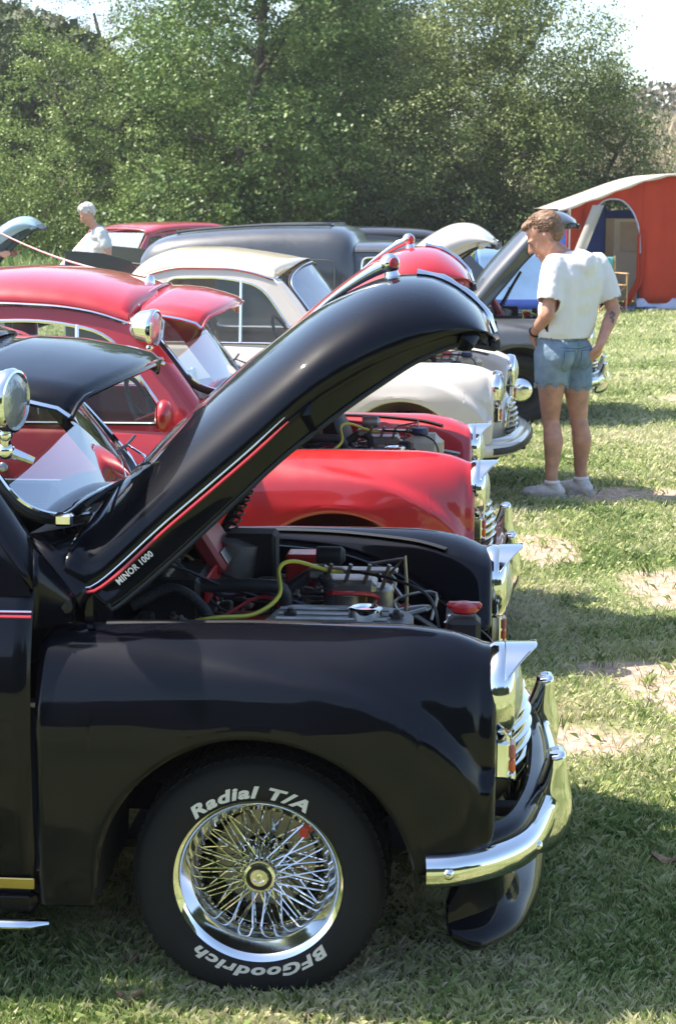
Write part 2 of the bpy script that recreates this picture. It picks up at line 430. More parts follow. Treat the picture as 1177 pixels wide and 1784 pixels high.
def front_end(par, body, nosemat, slatmat, peak, overs, bump_mat=M_chrome, spoiler=False, indic=True, band=None, fine=False):
    ys = np.linspace(-.47, .47, 40); zs = np.linspace(.27, .66, 26)
    P = np.array([[[float(nose_x(y, z)), y, z] for z in zs] for y in ys]); 
    G().grid(P).build("front_panel", nosemat, par, solid=.003)
    # grille: dark recess, surround and separate slats
    cz, hz, hy = .452, .135, .225
    th = np.linspace(0, 2 * math.pi, 56, endpoint=False)
    def gp(t, k=1.0, off=.008):
        y = hy * k * np.sign(math.cos(t)) * abs(math.cos(t)) ** .8; z = cz + hz * k * math.sin(t) * (1 + .08 * math.sin(t))
        return [float(nose_x(y, z)) + off, y, z]
    fan = np.array([[gp(t, k, .004) for t in th] for k in (0.001, .5, .97)])
    gr = G().grid(fan, cv=True).build("grille", M_seal, par)
    G().tube([gp(t, 1, .010) for t in th], .0085, 8, closed=True).build("grille_surround", M_chrome, gr)
    for i in range(8):
        z = cz - hz + hz * 2 * (i + .7) / 8.4
        w = hy * max(0, 1 - ((z - cz) / (hz * 1.04)) ** 2) ** .5 * .97
        y = np.linspace(-w, w, 18)
        g = G()
        rows = [[[float(nose_x(a, z)) + o, a, z + dz] for o, dz in ((.006, -.009), (.020, -.006), (.022, .000), (.012, .006), (.005, .007))] for a in y]
        g.grid(np.array(rows)).build("slat", slatmat, gr)
    for sg in (-1, 1):
        headlight(par, sg, peak)
        if indic:
            g = G().box((.545, sg * .585, .560), (.036, .064, .092), b=.008); b = g.build("indicator", M_chrome, par, sharp=30)
            G().box((.569, sg * .585, .578), (.014, .054, .034), b=.005).build("lens", M_pinklens, b, sharp=30)
            G().box((.569, sg * .585, .545), (.014, .054, .030), b=.005).build("lens", M_amber, b, sharp=30)
            G().box((.570, sg * .585, .521), (.014, .058, .014), b=.004).build("lens_rim", M_chrome, b, sharp=30)
    # splash apron just inside the bumper, with a rolled inner edge
    pr = [(-.010, -.03), (-.002, .02), (-.012, .034), (-.026, .040), (-.042, .044), (-.050, .038), (-.046, .028), (-.036, .028), (-.022, .016)]
    sweep(pr, 0, 70, .375, ymax=.74).build("apron", body, par, sharp=50)
    # bumper blade
    pr = [(0, -.034), (.012, -.037), (.024, -.030), (.033, -.012), (.035, .004), (.030, .022), (.018, .034), (.004, .037), (-.002, .030), (.012, .0)]
    b = sweep(pr, 0, 80, .355).build("bumper", bump_mat, par, sharp=60)
    if band is not None:
        pr = [(.028, -.022), (.040, -.018), (.044, 0), (.040, .016), (.028, .020)]
        sweep(pr, 0, 70, .355, ymax=.72).build("rubber_band", M_seal, b)
    else:
        P, Nn = plan_path(0, 80)
        for k in (2, 13, 66, 77):
            p, q = P[k], Nn[k]
            Mx = fr((p[0] + q[0] * .033, p[1] + q[1] * .033, .357), (0, 0, 1), (q[0], q[1], 0))
            G().lathe([(.013, -.002), (.012, .003), (.008, .007), (0, .009)], 16, Mx).build("bolt", M_chrome, b)
    if overs:
        for y in (-.33, .33): overrider(par, y)
    for y in (-.3, .3):
        G().box((.56, y, .33), (.28, .04, .03), b=.004).build("bumper_bracket", M_seal, par)
    if spoiler:
        pr = [(-.03, .32), (-.045, .25), (-.040, .205), (-.012, .188), (.010, .172), (.014, .152), (-.004, .134), (-.03, .124), (-.06, .120), (-.065, .128), (-.04, .14), (-.07, .2), (-.075, .32)]
        sp = sweep(pr, .02, 90, 0, ymax=.73, taper=(-.03, .20, 4)).build("front_spoiler", body, par, sharp=50)
        # small flag badge on the spoiler
        P, Nn = plan_path(.05, 60, .66)
        k = int(np.argmin(abs(P[:, 1] + .47))); p = P[k]; q = Nn[k]
        Mx = fr((p[0] + q[0] * -.004, p[1] + q[1] * -.004, .262), (-q[1], q[0], 0), (q[0], q[1], 0.1))
        for nm, c, rects, dz in (("flag_badge", M_blueplastic, [(0, 0, .068, .042, 0)], 0),
                                 ("white_cross", M_letter, [(0, 0, .068, .014, 0), (0, 0, .014, .042, 0), (0, 0, .076, .007, 31), (0, 0, .076, .007, -31)], .0012),
                                 ("red_cross", M_redplastic, [(0, 0, .068, .008, 0), (0, 0, .008, .042, 0)], .0022)):
            g = G()
            for a, b_, w_, h_, an in rects:
                ca, sa = math.cos(R(an)), math.sin(R(an)); V = [[sx * w_ / 2 * ca - sy * h_ / 2 * sa, sx * w_ / 2 * sa + sy * h_ / 2 * ca, dz] for sx, sy in ((-1, -1), (1, -1), (1, 1), (-1, 1))]
                g.add(tr(np.array(V), Mx), [(0, 1, 2, 3)])
            g.build(nm, c, sp)

# ------------------------------------------------------------------ bonnet, modelled raised on its hinge
BR = [(a_ + .025, b_) for a_, b_ in ((-.47, 1.065), (-.392, 1.150), (-.295, 1.250), (-.142, 1.386), (.008, 1.502), (.111, 1.566), (.225, 1.612), (.329, 1.614), (.401, 1.584), (.462, 1.532), (.490, 1.475), (.495, 1.455))]
BK = [(-.455, -.572, .975), (-.395, -.560, .930), (-.222, -.530, 1.080), (-.050, -.505, 1.228), (.080, -.480, 1.345), (.19, -.44, 1.415), (.30, -.385, 1.462), (.40, -.33, 1.493), (.475, -.285, 1.503), (.512, -.255, 1.490)]
BE = [(-.362, -.572, .895), (-.345, -.566, .885), (-.225, -.54, .985), (-.095, -.51, 1.105), (.034, -.475, 1.225), (.163, -.43, 1.325), (.266, -.385, 1.395), (.342, -.345, 1.440), (.430, -.30, 1.470), (.516, -.26, 1.458)]
def build_bonnet(par, m, moulding=True, ornament=True, badge=None, closed=False, inner=None, lip=None, tilt=0):
    n = 60
    hx, hz = -.47, .93
    Rg = even(catmull([(a, b) for a, b in BR], 200), n); K = even(catmull(BK, 200), n); E = even(catmull(BE, 200), n)
    rows = []
    th = np.linspace(0, math.pi / 2, 22)
    for i in range(n):
        r, k, e = np.array([Rg[i][0], 0, Rg[i][1]]), K[i], E[i]
        h = []
        for t in th:                              # ridge to swage line
            ct, st = math.cos(t), math.sin(t)
            f = ct ** .86
            h.append([k[0] + (r[0] - k[0]) * f, k[1] * st ** .95, k[2] + (r[2] - k[2]) * f])
        for f in (.08, .3, .6, .88, 1):           # swage line down to the edge, tucked in below the line
            tuck = .014 * min(f / .1, 1) * (1 - f * .3)
            h.append([k[0] + (e[0] - k[0]) * f, k[1] + (e[1] - k[1]) * f + tuck, k[2] + (e[2] - k[2]) * f])
        h = np.array(h); rows.append(np.vstack([h[::-1], (h * [1, -1, 1])[1:]]))
    rows = np.array(rows)
    # a low centre rib along the ridge
    mid = rows.shape[1] // 2
    piv = empty("bonnet_pivot") if False else None
    off = np.array([hx, 0, hz])
    V = rows - off
    b = G().grid(V).build("bonnet", m, par, solid=.004, sharp=75, loc=tuple(off))
    # underside ribs, sealing strip and moulding
    rib = [rows[int(n * .12)], rows[int(n * .55)], rows[int(n * .9)]]
    for rr in rib:
        P = even(rr[3:-3], 24) - off; P = P * [1, .95, 1] + [.02, 0, -.03]
        G().tube(P, .016, 6, flat=(1.4, .6)).build("stiffener", inner or m, b)
    for sg in (0, -1):
        P = rows[:, sg] - off
        G().tube(even(P, 60) + [0.003, 0, -.003], .006, 6).build("edge_seal", M_seal if lip is None else lip, b)
    P = rows[-1] - off
    G().tube(even(P, 40) + [.004, 0, -.004], .013, 6).build("nose_seal", M_seal, b)
    if moulding:
        for sg in (-1, 1):
            P = np.array([[q[0], -sg * q[1] * -1, q[2]] for q in K[2:int(n * .56)]]) if False else np.array([[q[0], sg * abs(q[1]), q[2]] for q in K[2:int(n * .56)]])
            P = P - off; r = np.full(len(P), .0028); r[-5:] = np.linspace(.0028, .001, 5)
            nrm = np.array([-.5, sg * .3, .55]) * .012
            G().tube(P + nrm * .35, r, 8).build("side_moulding", M_chrome, b)
            G().tube(P + nrm * .35 + [.009, sg * .002, -.009], r * 1.5, 6).build("red_stripe", M_trimred, b)
    if ornament:
        i = int(n * .725)
        base = rows[i, mid] - off
        t = rows[i + 1, mid] - rows[i - 1, mid]; t /= np.linalg.norm(t); nn = np.cross(t, [0, 1, 0]); nn = nn if nn[2] > 0 else -nn
        c = base + nn * .033 + t * .0
        rib_path = np.array([rows[k, mid] - off + nn * h_ for k, h_ in zip(range(i - 11, i + 1), np.linspace(-.004, .030, 12))])
        g = G().tube(rib_path, np.linspace(.003, .017, 12), 10, flat=(.8, 1)); g.ball(c, .026, 20, 14)
        g.tube([base - nn * .01, base + nn * .008, c], [.026, .018, .014], 12)
        o = g.build("bonnet_ornament", M_chrome, b)
        G().lathe([(.013, .0), (.013, .005), (.0, .007)], 20, fr(c + np.array([.010, -.021, .002]), (0, 0, 1), (.55, -.8, .1))).build("badge", M_redplastic, o)
        g = G()                                   # cast chrome strip down the nose with little wings
        P = np.array([rows[k, mid] - off + (0, 0, 0) for k in range(i + 3, n - 1)])
        T = np.gradient(P, axis=0); T /= np.linalg.norm(T, axis=1)[:, None]; Nn = np.stack([-T[:, 2], 0 * T[:, 0], T[:, 0]], 1)
        Nn *= np.sign(Nn[:, 0:1] + Nn[:, 2:3])
        rr = .012 + .003 * np.cos(np.arange(len(P)) * 1.9)
        g.tube(P + Nn * .006, rr, 10, flat=(1.5, .8)); g.build("nose_strip", M_chrome, b)
    if badge:
        V2, F2 = text_mesh(badge, 1.0, .02, .022, 0, 1.08)
        k0, k1 = int(n * .085), int(n * .195)
        a = (K[k0] + E[k0]) / 2; c2 = (K[k1] + E[k1]) / 2; xd = c2 - a; L = np.linalg.norm(xd); xd /= L
        upv = K[(k0 + k1) // 2] - E[(k0 + k1) // 2]; nv = np.cross(xd, upv); nv /= np.linalg.norm(nv); nv = nv if nv[1] < 0 else -nv
        upv = np.cross(nv, xd); s_ = L / (V2[:, 0].max() - V2[:, 0].min()) * .86
        mid_ = (a + c2) / 2 + upv * .0
        h = .021
        Mx = np.eye(4); Mx[:3, 0] = xd * s_; Mx[:3, 1] = upv * h; Mx[:3, 2] = nv * .05; Mx[:3, 3] = mid_ - off - nv * .002 + np.array([0, -.010, 0])
        G().add(tr(V2, Mx), F2).build("name_badge", M_letter, b, smooth=False)  # chrome letters; their bright reflection is put in as plain white
    if closed: b.rotation_euler = (0, R(41), 0)
    if tilt: b.rotation_euler = (0, R(tilt), 0)
    return b

# ------------------------------------------------------------------ wheels
def disc_wheel(par, x, sgn, rimmat, name="wheel", hub=True):
    r = .286; w = .15; y0 = sgn * .64; Mx = fr((x, y0, ZW), (0, 0, 1), (0, sgn, 0))
    g = G().lathe([(.17, -.07), (.20, -.078), (.25, -.078), (.278, -.06), (r, -.04), (r, .04), (.278, .062), (.25, .076), (.205, .072), (.178, .055), (.17, .04)], 48, Mx)
    rm = G().lathe([(.17, -.07), (.165, .0), (.15, .02), (.175, .03), (.186, .062), (.180, .064), (.162, .045), (.14, .022), (.11, .014), (.10, .03), (.03, .03), (0, .03)], 40, Mx).build(name, rimmat, par)
    g.build("tyre", M_rubber, rm)
    if hub: G().lathe([(.105, .024), (.104, .040), (.085, .058), (.05, .07), (.022, .074), (.02, .080), (0, .082)], 32, Mx).build("hubcap", M_chrome, rm)
    return rm

def bend_text(txt, rad, h, a_mid, span, Mx, z0, shear=.25, bold=.03):
    V, F = text_mesh(txt, 1.0, .0, bold, shear, 1.1)
    w = V[:, 0].max() - V[:, 0].min(); ang = a_mid - V[:, 0] / w * span
    rr = rad + V[:, 1] / .72 * h
    Q = np.stack([rr * np.cos(ang), rr * np.sin(ang), np.full(len(V), z0) - ((rr - rad) / .06) ** 2 * .002], 1)
    return tr(Q, Mx), F

def wire_wheel(par, x, sgn, letters=True):
    yc = sgn * .60
    Mx = fr((x, yc, ZW), (0, 0, 1), (0, sgn, 0)); out = .095
    r = .288
    # deep chrome rim with stepped well
    prof = [(.186, -.095), (.178, -.09), (.170, -.06), (.166, -.02), (.150, -.005), (.147, .03), (.156, .045), (.160, .062), (.172, .070), (.177, .088), (.188, .096), (.193, .099), (.195, .094), (.189, .088), (.185, .06), (.186, -.095)]
    rim = G().lathe(prof, 96, Mx).build("wheel", M_chrome, par, sharp=50)
    # tyre with rounded sidewall
    P = [(.186, -.098), (.21, -.108), (.245, -.110), (.268, -.102), (.281, -.088), (r, -.070), (r + .001, -.03), (r + .001, .03), (r, .070), (.281, .086), (.268, .097), (.245, .105), (.220, .1055), (.205, .103), (.196, .097), (.186, .092)]
    G().lathe(catmull(P, 64), 128, Mx).build("tyre", M_rubber, rim, sharp=None)
    # tread blocks cut by slanted grooves round the shoulder
    g = G(); nb = 76
    for i in range(nb):
        a0 = 2 * math.pi * i / nb; da = 2 * math.pi / nb * .70
        for (z0, z1, sk, ro, ri) in ((.036, .078, .05, .0075, .0055), (-.016, .030, -.05, .0075, .0075), (-.078, -.022, .05, .0055, .0075)):
            Q = []
            for zz, rr, s_ in ((z0, r + ri, 0), (z1, r + (ro if z0 < 0 else .002), sk)):
                for a in (a0 + s_, a0 + s_ + da): Q.append([rr * math.cos(a), rr * math.sin(a), zz])
            for zz, s_ in ((z0, 0), (z1, sk)):
                for a in (a0 + s_, a0 + s_ + da): Q.append([(r - .006) * math.cos(a), (r - .006) * math.sin(a), zz])
            g.add(tr(np.array(Q), Mx), [(0, 1, 3, 2), (4, 6, 7, 5), (0, 2, 6, 4), (1, 5, 7, 3), (0, 4, 5, 1), (2, 3, 7, 6)])
        # shoulder sipes running down on to the sidewall
        Q = [[(rr) * math.cos(a), (rr) * math.sin(a), zz] for rr, zz, s_ in ((r + .002, .074, .05), (.277, .093, .062)) for a in (a0 + s_, a0 + s_ + da * .75)]
        g.add(tr(np.array(Q), Mx), [(0, 1, 3, 2)])
    g.build("tread", M_rubber, rim, smooth=False)
    # laced spokes: two planes, crossing
    hub_o, hub_i = (.034, .040), (.040, -.045)
    sp = {}
    def spoke(a_h, rh, zh, a_r, rr, zr):
        p = np.array([rh * math.cos(a_h), rh * math.sin(a_h), zh]); q = np.array([rr * math.cos(a_r), rr * math.sin(a_r), zr])
        g = G().tube([tr(p, Mx), tr(q, Mx)], .0021, 5); return g
    n = 36
    for i in range(n):
        a = 2 * math.pi * i / n
        sgn2 = 1 if i % 2 else -1
        spoke(a, .036, .045, a + sgn2 * R(21), .147, .022).build("spoke", M_chrome, rim)
        spoke(a, .046, -.035, a - sgn2 * R(33), .148, .006).build("spoke", M_chrome, rim)
    # nipples
    g = G()
    for i in range(72):
        a = 2 * math.pi * (i + .5) / 72; g.ball(tr(np.array([.146 * math.cos(a), .146 * math.sin(a), .012 + .006 * (i % 2)]), Mx), .003, 6, 5)
    g.build("spoke_nipples", M_chrome, rim)
    hb = G().lathe([(.052, -.06), (.050, -.04), (.042, -.03), (.034, .0), (.034, .045), (.040, .050), (.0405, .062), (.034, .070), (.0, .070)], 40, Mx).build("hub", M_chrome, rim)
    G().lathe([(.040, .050), (.041, .066), (.036, .074), (.030, .0755), (.029, .072), (.022, .072), (.020, .076), (.013, .076), (.011, .073), (.006, .073), (.0, .075)], 8 * 4, Mx).build("spinner_cap", M_chrome, rim)
    Q, F = bend_text("WIRE WHEELS", .031, .006, math.pi / 2 - math.pi / 2, R(200), Mx, .0762, 0, .01) if False else (None, None)
    G().lathe([(.029, .0745), (.0225, .0745)], 32, Mx).build("centre_ring", M_seal, rim)
    G().lathe([(.120, -.11), (.125, -.075), (.118, -.055), (.06, -.052), (.055, -.06)], 40, Mx).build("brake_drum", M_alu, rim)
    g = G()
    for i in range(16):
        a = 2 * math.pi * i / 16; g.box((.09, 0, -.05), (.06, .006, .008), np.array(Matrix(Mx) @ Matrix.Rotation(a, 4, 'Z')))
    g.build("drum_fins", M_alu, rim)
    if letters:
        # local angle 0 is up, grows so that +90 degrees points towards +x or -x; lettering reads clockwise from outside
        for txt, am, sp_, h in (("Radial T/A", R(-5), R(76), .027), ("BFGoodrich", R(178), R(88), .026)):
            V, F = text_mesh(txt, 1.0, 0, .042, .22, 1.12)
            w = V[:, 0].max() - V[:, 0].min(); ang = am * 1.0 + V[:, 0] / w * sp_
            rr = .2035 + V[:, 1] / .72 * h
            Q = np.stack([rr * np.sin(ang), rr * np.cos(ang)], 1)     # (towards +x, up) as seen from the camera side
            zz = .1072 + .0 * rr
            Wp = np.stack([x + Q[:, 0], np.full(len(V), yc + sgn * .1075), ZW + Q[:, 1]], 1)
            tag(G().add(Wp, F).build("lettering", M_letter, rim, smooth=False), kind="stuff")
    g = G().box((x + .100, yc + sgn * .048, ZW + .102), (.020, .006, .022), b=.002); g.build("red_tag", M_redplastic, rim)
    return rim
# ------------------------------------------------------------------ cabin
def gh_y(z): return .672 + (z - .95) * (.568 - .672) / (1.40 - .95)
DRIP = {
 'saloon': ([-.80, -.95, -1.1, -1.35, -1.6, -1.9, -2.15, -2.35, -2.55, -2.8, -2.97], [1.340, 1.383, 1.403, 1.412, 1.395, 1.31, 1.17, 1.0, .89, .74, .58]),
 'pickup': ([-.80, -.95, -1.1, -1.35, -1.55, -1.68, -1.76], [1.340, 1.383, 1.403, 1.405, 1.37, 1.28, 1.12]),
 'van':    ([-.80, -.95, -1.1, -1.25, -1.38], [1.335, 1.375, 1.390, 1.395, 1.395])}
RIDGE = {
 'saloon': ([-.70, -.80, -.95, -1.1, -1.28, -1.5, -1.8, -2.1, -2.35, -2.55, -2.8, -2.97], [1.425, 1.462, 1.500, 1.525, 1.536, 1.525, 1.47, 1.35, 1.20, 1.06, .88, .62]),
 'pickup': ([-.70, -.80, -.95, -1.1, -1.28, -1.47, -1.60, -1.70, -1.77], [1.42, 1.45, 1.475, 1.497, 1.515, 1.515, 1.485, 1.42, 1.32]),
 'van':    ([-.70, -.80, -.95, -1.1, -1.25, -1.38], [1.415, 1.445, 1.465, 1.472, 1.475, 1.475])}

def roof_rows(kind, xs, nn=31):
    rows = []
    for x in xs:
        zd = float(sm(*DRIP[kind], x)); zr = float(sm(*RIDGE[kind], x))
        yd = float(gh_y(zd)) + .012
        if zd < .95: yd = float(side_y(x, zd)) + .004
        h = []
        for t in np.linspace(-1, 1, nn):
            a = t * math.pi / 2; s_, c_ = math.sin(a), math.cos(a)
            h.append([x, yd * np.sign(s_) * abs(s_) ** .80, zd + (zr - zd) * c_ ** .88])
        rows.append(h)
    return rows

def ws_pt(u, v):
    """windscreen surface, u -1..1 across, v 0..1 up"""
    b = np.array([-.42 - .125 * u * u, .555 * u, 1.03 + .03 * u * u]); t = np.array([-.695 - .085 * u * u, .475 * u, 1.425 - .085 * u * u])
    p = b + (t - b) * v; p[0] += .012 * math.sin(v * math.pi)
    return p

def panel_with_hole(outer, holes, f, nsub=0):
    """flat-ish panel (2-D outline and holes) mapped by f(x,z)->xyz"""
    loops = [[Vector((p[0], p[1], 0)) for p in outer]] + [[Vector((p[0], p[1], 0)) for p in h] for h in holes]
    tri = mgeo.tessellate_polygon(loops)
    P = [p for l in loops for p in l]
    return np.array([f(p.x, p.y) for p in P]), [tuple(t) for t in tri]

def round_poly(pts, r, k=6):
    P = [np.array(p, float) for p in pts]; out = []
    n = len(P)
    for i in range(n):
        a, b, c = P[i - 1], P[i], P[(i + 1) % n]
        u = (a - b); v = (c - b); lu, lv = np.linalg.norm(u), np.linalg.norm(v)
        rr = min(r if np.isscalar(r) else r[i], lu * .45, lv * .45); p, q = b + u / lu * rr, b + v / lv * rr
        for t in np.linspace(0, 1, k): out.append((1 - t) ** 2 * p + 2 * t * (1 - t) * b + t * t * q)
    return np.array(out)

def build_cabin(par, kind, body, roofm, seatm, visor=None, lamp=False, wipers=True, paper=False, trim=M_chrome, vdx=0):
    D, Rg = DRIP[kind], RIDGE[kind]
    xe = {'saloon': -2.97, 'pickup': -1.77, 'van': -1.38}[kind]
    # roof shell; its leading edge follows the windscreen header
    rows = roof_rows(kind, np.r_[np.linspace(-.80, -1.2, 12), np.linspace(-1.25, xe, 40)])
    hdr = []
    for t in np.linspace(-1, 1, 31):
        s_ = math.sin(t * math.pi / 2); u = np.sign(s_) * abs(s_) ** .80
        p = ws_pt(u, 1.0) * [1, 1.0, 1]; p = p + [-.012, 0, .022 - .010 * u * u]; p[1] = u * (.475 + .03 * abs(u) ** 4)
        hdr.append(p)
    rows = [hdr] + [list(r) for r in rows]
    rf = G().grid(np.array(rows)).build("roof", roofm, par, solid=.004, sharp=70)
    for sg in (0, -1):
        P = np.array([r[sg] for r in rows]); P = P[P[:, 2] > .97]
        G().tube(even(P, 40) + [0, .004 * (1 if sg else -1), 0], .008, 6).build("drip_rail", trim if kind != 'van' else body, rf)
    # side panels (window openings cut through), A pillars, glass
    fx = -.50; bk = {'saloon': -2.30, 'pickup': -1.765, 'van': -1.385}[kind]
    top = [(x, float(sm(*D, x)) + .004) for x in np.linspace(-.80, bk, 18)]
    outer = [(fx, .935)] + [(fx - .03, .985)] + top + [(bk, .935)]
    xr = {'saloon': -1.47, 'pickup': -1.47, 'van': -1.33}[kind]
    door_win = round_poly([(-.615, .965), (xr, .965), (xr + .02, 1.345), (-1.12, 1.352), (-.87, 1.305)], [.02, .03, .05, .2, .10])
    holes = [door_win]
    if kind == 'saloon': holes.append(round_poly([(-1.56, .985), (-2.08, .985), (-2.03, 1.13), (-1.85, 1.26), (-1.56, 1.335)], [.05, .08, .10, .1, .05]))
    for sg in (-1, 1):
        f = lambda x, z, o=0: (x, sg * (gh_y(z) + .006 * math.sin((z - .93) * 6) + o), z)
        V, F = panel_with_hole(outer, holes, f)
        G().add(V, F).build("side_pillars", body, par, solid=.02, smooth=False)
        for h in holes:
            V, F = panel_with_hole(h, [], lambda x, z: f(x, z, -.004)); 
            w = G().add(V, F).build("side_window", M_glass, par, smooth=False)
            G().tube([f(p[0], p[1], .010) for p in h], .0075, 6, closed=True).build("window_frame", trim, w)
            if h is door_win:
                q = [(-.985, .97), (-.995, 1.335)]
                G().tube([f(*q[0], .010), f(*q[1], .010)], .0085, 6).build("quarterlight_bar", trim, w)
        # A pillar between windscreen and side
        sc = np.array([ws_pt(sg * 1.0, v) for v in np.linspace(0, 1, 14)])
        zz = np.linspace(.95, 1.345, 14); xx = np.interp(zz, [.95, .985, 1.345], [fx, fx - .03, -.80])
        so = np.array([f(a, b, .008) for a, b in zip(xx, zz)])
        mid = (sc + so) / 2 + np.array([.016, sg * .012, .0])
        Q = np.stack([sc, (sc + mid) / 2 + [.004, 0, 0], mid, (so + mid) / 2 + [.002, sg * .003, 0], so], 1)
        G().grid(Q).build("windscreen_pillar", body, par, solid=.008)
    # windscreen with rubber and bright strip
    th = np.linspace(0, 2 * math.pi, 64, endpoint=False)
    def wp(t, k=1.0):
        u = .985 * k * np.sign(math.cos(t)) * abs(math.cos(t)) ** .42; v = .5 + .485 * k * np.sign(math.sin(t)) * abs(math.sin(t)) ** .42
        return ws_pt(u, v)
    fan = np.array([[wp(t, k) for t in th] for k in (.001, .3, .6, .85, .99)])
    ws = G().grid(fan, cv=True).build("windscreen", M_wglass, par)
    G().tube([wp(t, 1.01) for t in th], .014, 8, closed=True).build("rubber_surround", M_seal, ws)
    G().tube([wp(t, 1.0) + [.010, 0, .008] for t in th], .0055, 6, closed=True).build("bright_strip", M_chrome, ws)
    if wipers:
        for y0 in (-.28, .22):
            p0 = ws_pt(y0 / .555, 0) + [.05, 0, .01]; p1 = ws_pt((y0 + .33) / .555 if y0 < .1 else .93, .10) + [.02, 0, .02]
            g = G().tube([p0, (p0 + p1) / 2 + [.01, 0, .02], p1], [.006, .004, .003], 6); g.ball(p0, .013, 10, 8)
            w = g.build("wiper_arm", M_chrome, par)
            q0, q1 = p1 + [-.004, -.15, .0], p1 + [.002, .10, .012]
            G().tube([q0, p1 + [.0, 0, .0], q1], .005, 5).build("wiper_blade", M_seal, w)
    # cabin floor, dash, wheel, seats
    x0 = {'saloon': -2.1, 'pickup': -1.74, 'van': -1.9}[kind]
    G().box(((x0 - .45) / 2 - .0, 0, .27), (abs(x0) - .45, 1.34, .03)).build("cabin_floor", M_dirty, par)
    g = G(); P = np.array([[[-.43 - .125 * (y / .555) ** 2 + a, y, z] for a, z in ((0, 1.02), (-.12, 1.0), (-.20, .97), (-.22, .90), (-.19, .80), (-.10, .70))] for y in np.linspace(-.60, .60, 12)])
    g.grid(P); g.build("dashboard", M_vinyl if seatm is M_vinyl else seatm, par, solid=.01)
    a = np.linspace(0, 2 * math.pi, 32, endpoint=False)
    c = np.array([-.78, -.30, .93]); ux = np.array([0, 1, 0]); uy = np.array([-.42, 0, .9])
    g = G().tube([c + .19 * (math.cos(t) * ux + math.sin(t) * uy) for t in a], .010, 8, closed=True)
    for t in (0, 2.1, 4.2): g.tube([c, c + .19 * (math.cos(t + .5) * ux + math.sin(t + .5) * uy)], .006, 6)
    g.tube([c, c + [.25, 0, -.12]], .018, 8); g.build("steering_wheel", M_vinyl, par)
    for y in (-.32, .32):
        g = G().box((-1.20, y, .50), (.46, .46, .15), b=.05)
        Mx = np.array(Matrix.Translation((-1.47, y, .78)) @ Matrix.Rotation(R(-14), 4, 'Y')); g.box((0, 0, 0), (.11, .45, .52), Mx, b=.045)
        g.build("front_seat", seatm, par, sub=1)
    if kind == 'saloon':
        g = G().box((-1.92, 0, .55), (.42, 1.1, .16), b=.05); g.box((-2.12, 0, .80), (.12, 1.1, .45), b=.05); g.build("rear_seat", seatm, par, sub=1)
    if kind == 'van':
        pass
    g = G(); g.box((-.80, 0, 1.345), (.012, .18, .045), b=.005); g.tube([(-.74, 0, 1.39), (-.79, 0, 1.35)], .005, 6); g.build("rear_view_mirror", M_seal, par)
    if paper:
        p = [ws_pt(-.55, .16), ws_pt(.15, .16), ws_pt(.10, .60), ws_pt(-.60, .60)]
        G().add(np.array(p) + [-.015, 0, -.012], [(0, 1, 2, 3)]).build("paper_sheet", M_card, par, smooth=False)
        V, F = text_mesh("FOR SALE", 1, 0, .02)
        del V, F
    if visor is not None:
        # external peak over the windscreen
        rows = []
        for t in np.linspace(-1, 1, 33):
            u = t; b = ws_pt(u * 1.02, 1.0) + [-.055, 0, .030]; 
            fr_ = np.array([-.44 + vdx - .085 * u * u, .52 * u, 1.395 - .035 * abs(u) ** 2.5])
            e = max(0, abs(u) - .86) / .14
            r = []
            for f in (0, .25, .5, .75, .93, 1):
                p = b + (fr_ - b) * f; p[2] += .020 * math.sin(f * math.pi) - .035 * e * e * (.4 + .6 * f) ; p[1] = u * (.50 + .03 * f)
                if f == 1: p[2] -= .012
                r.append(p)
            rows.append(r)
        vs = G().grid(np.array(rows)).build("sun_visor", visor, par, solid=.005, sharp=60)
        rows = np.array(rows)
        G().tube(rows[:, -1], .006, 6).build("edge_bead", visor, vs)
        G().tube(rows[0] + [0, -.004, .006], .008, 6).build("end_trim", M_chrome, vs)
        G().tube(rows[:, 0] + [.0, 0, .006], .010, 6).build("rear_bead", visor, vs)
        for u in (2, 30):
            G().box(rows[u, 0] + [.01, 0, .014], (.06, .03, .012), b=.004).build("clamp", M_chrome, vs)
    if lamp:
        c = np.array([-.70 if lamp is True else lamp[0], -.655, 1.33 if lamp is True else lamp[1]])
        ax = np.array([.93, -.18, -.05]); Mx = fr(c, (0, 0, 1), ax)
        prof = [(.0, -.085), (.02, -.082), (.045, -.068), (.062, -.040), (.068, -.005), (.071, .0), (.073, .012), (.069, .022), (.064, .024), (.062, .018)]
        L_ = G().lathe(prof, 40, Mx).build("spot_lamp", M_chrome, par)
        G().lathe([(.063, .018), (.05, .026), (.02, .031), (0, .032)], 28, Mx).build("lens", M_lens, L_)
        g = G(); q = c + np.array([-.01, .01, -.065]); g.tube([q, q + [-.005, .02, -.05]], .012, 8); g.ball(q + np.array([-.005, .02, -.05]), .021, 12, 9)
        g.tube([q + [-.005, .02, -.05], q + [.055, .03, -.075]], [.013, .009], 8); g.ball(q + [.002, -.0, -.012], .016, 10, 8)
        g.tube([q + [-.005, .02, -.05], q + [-.10, .06, -.05]], .007, 8); g.build("lamp_bracket", M_chrome, L_)

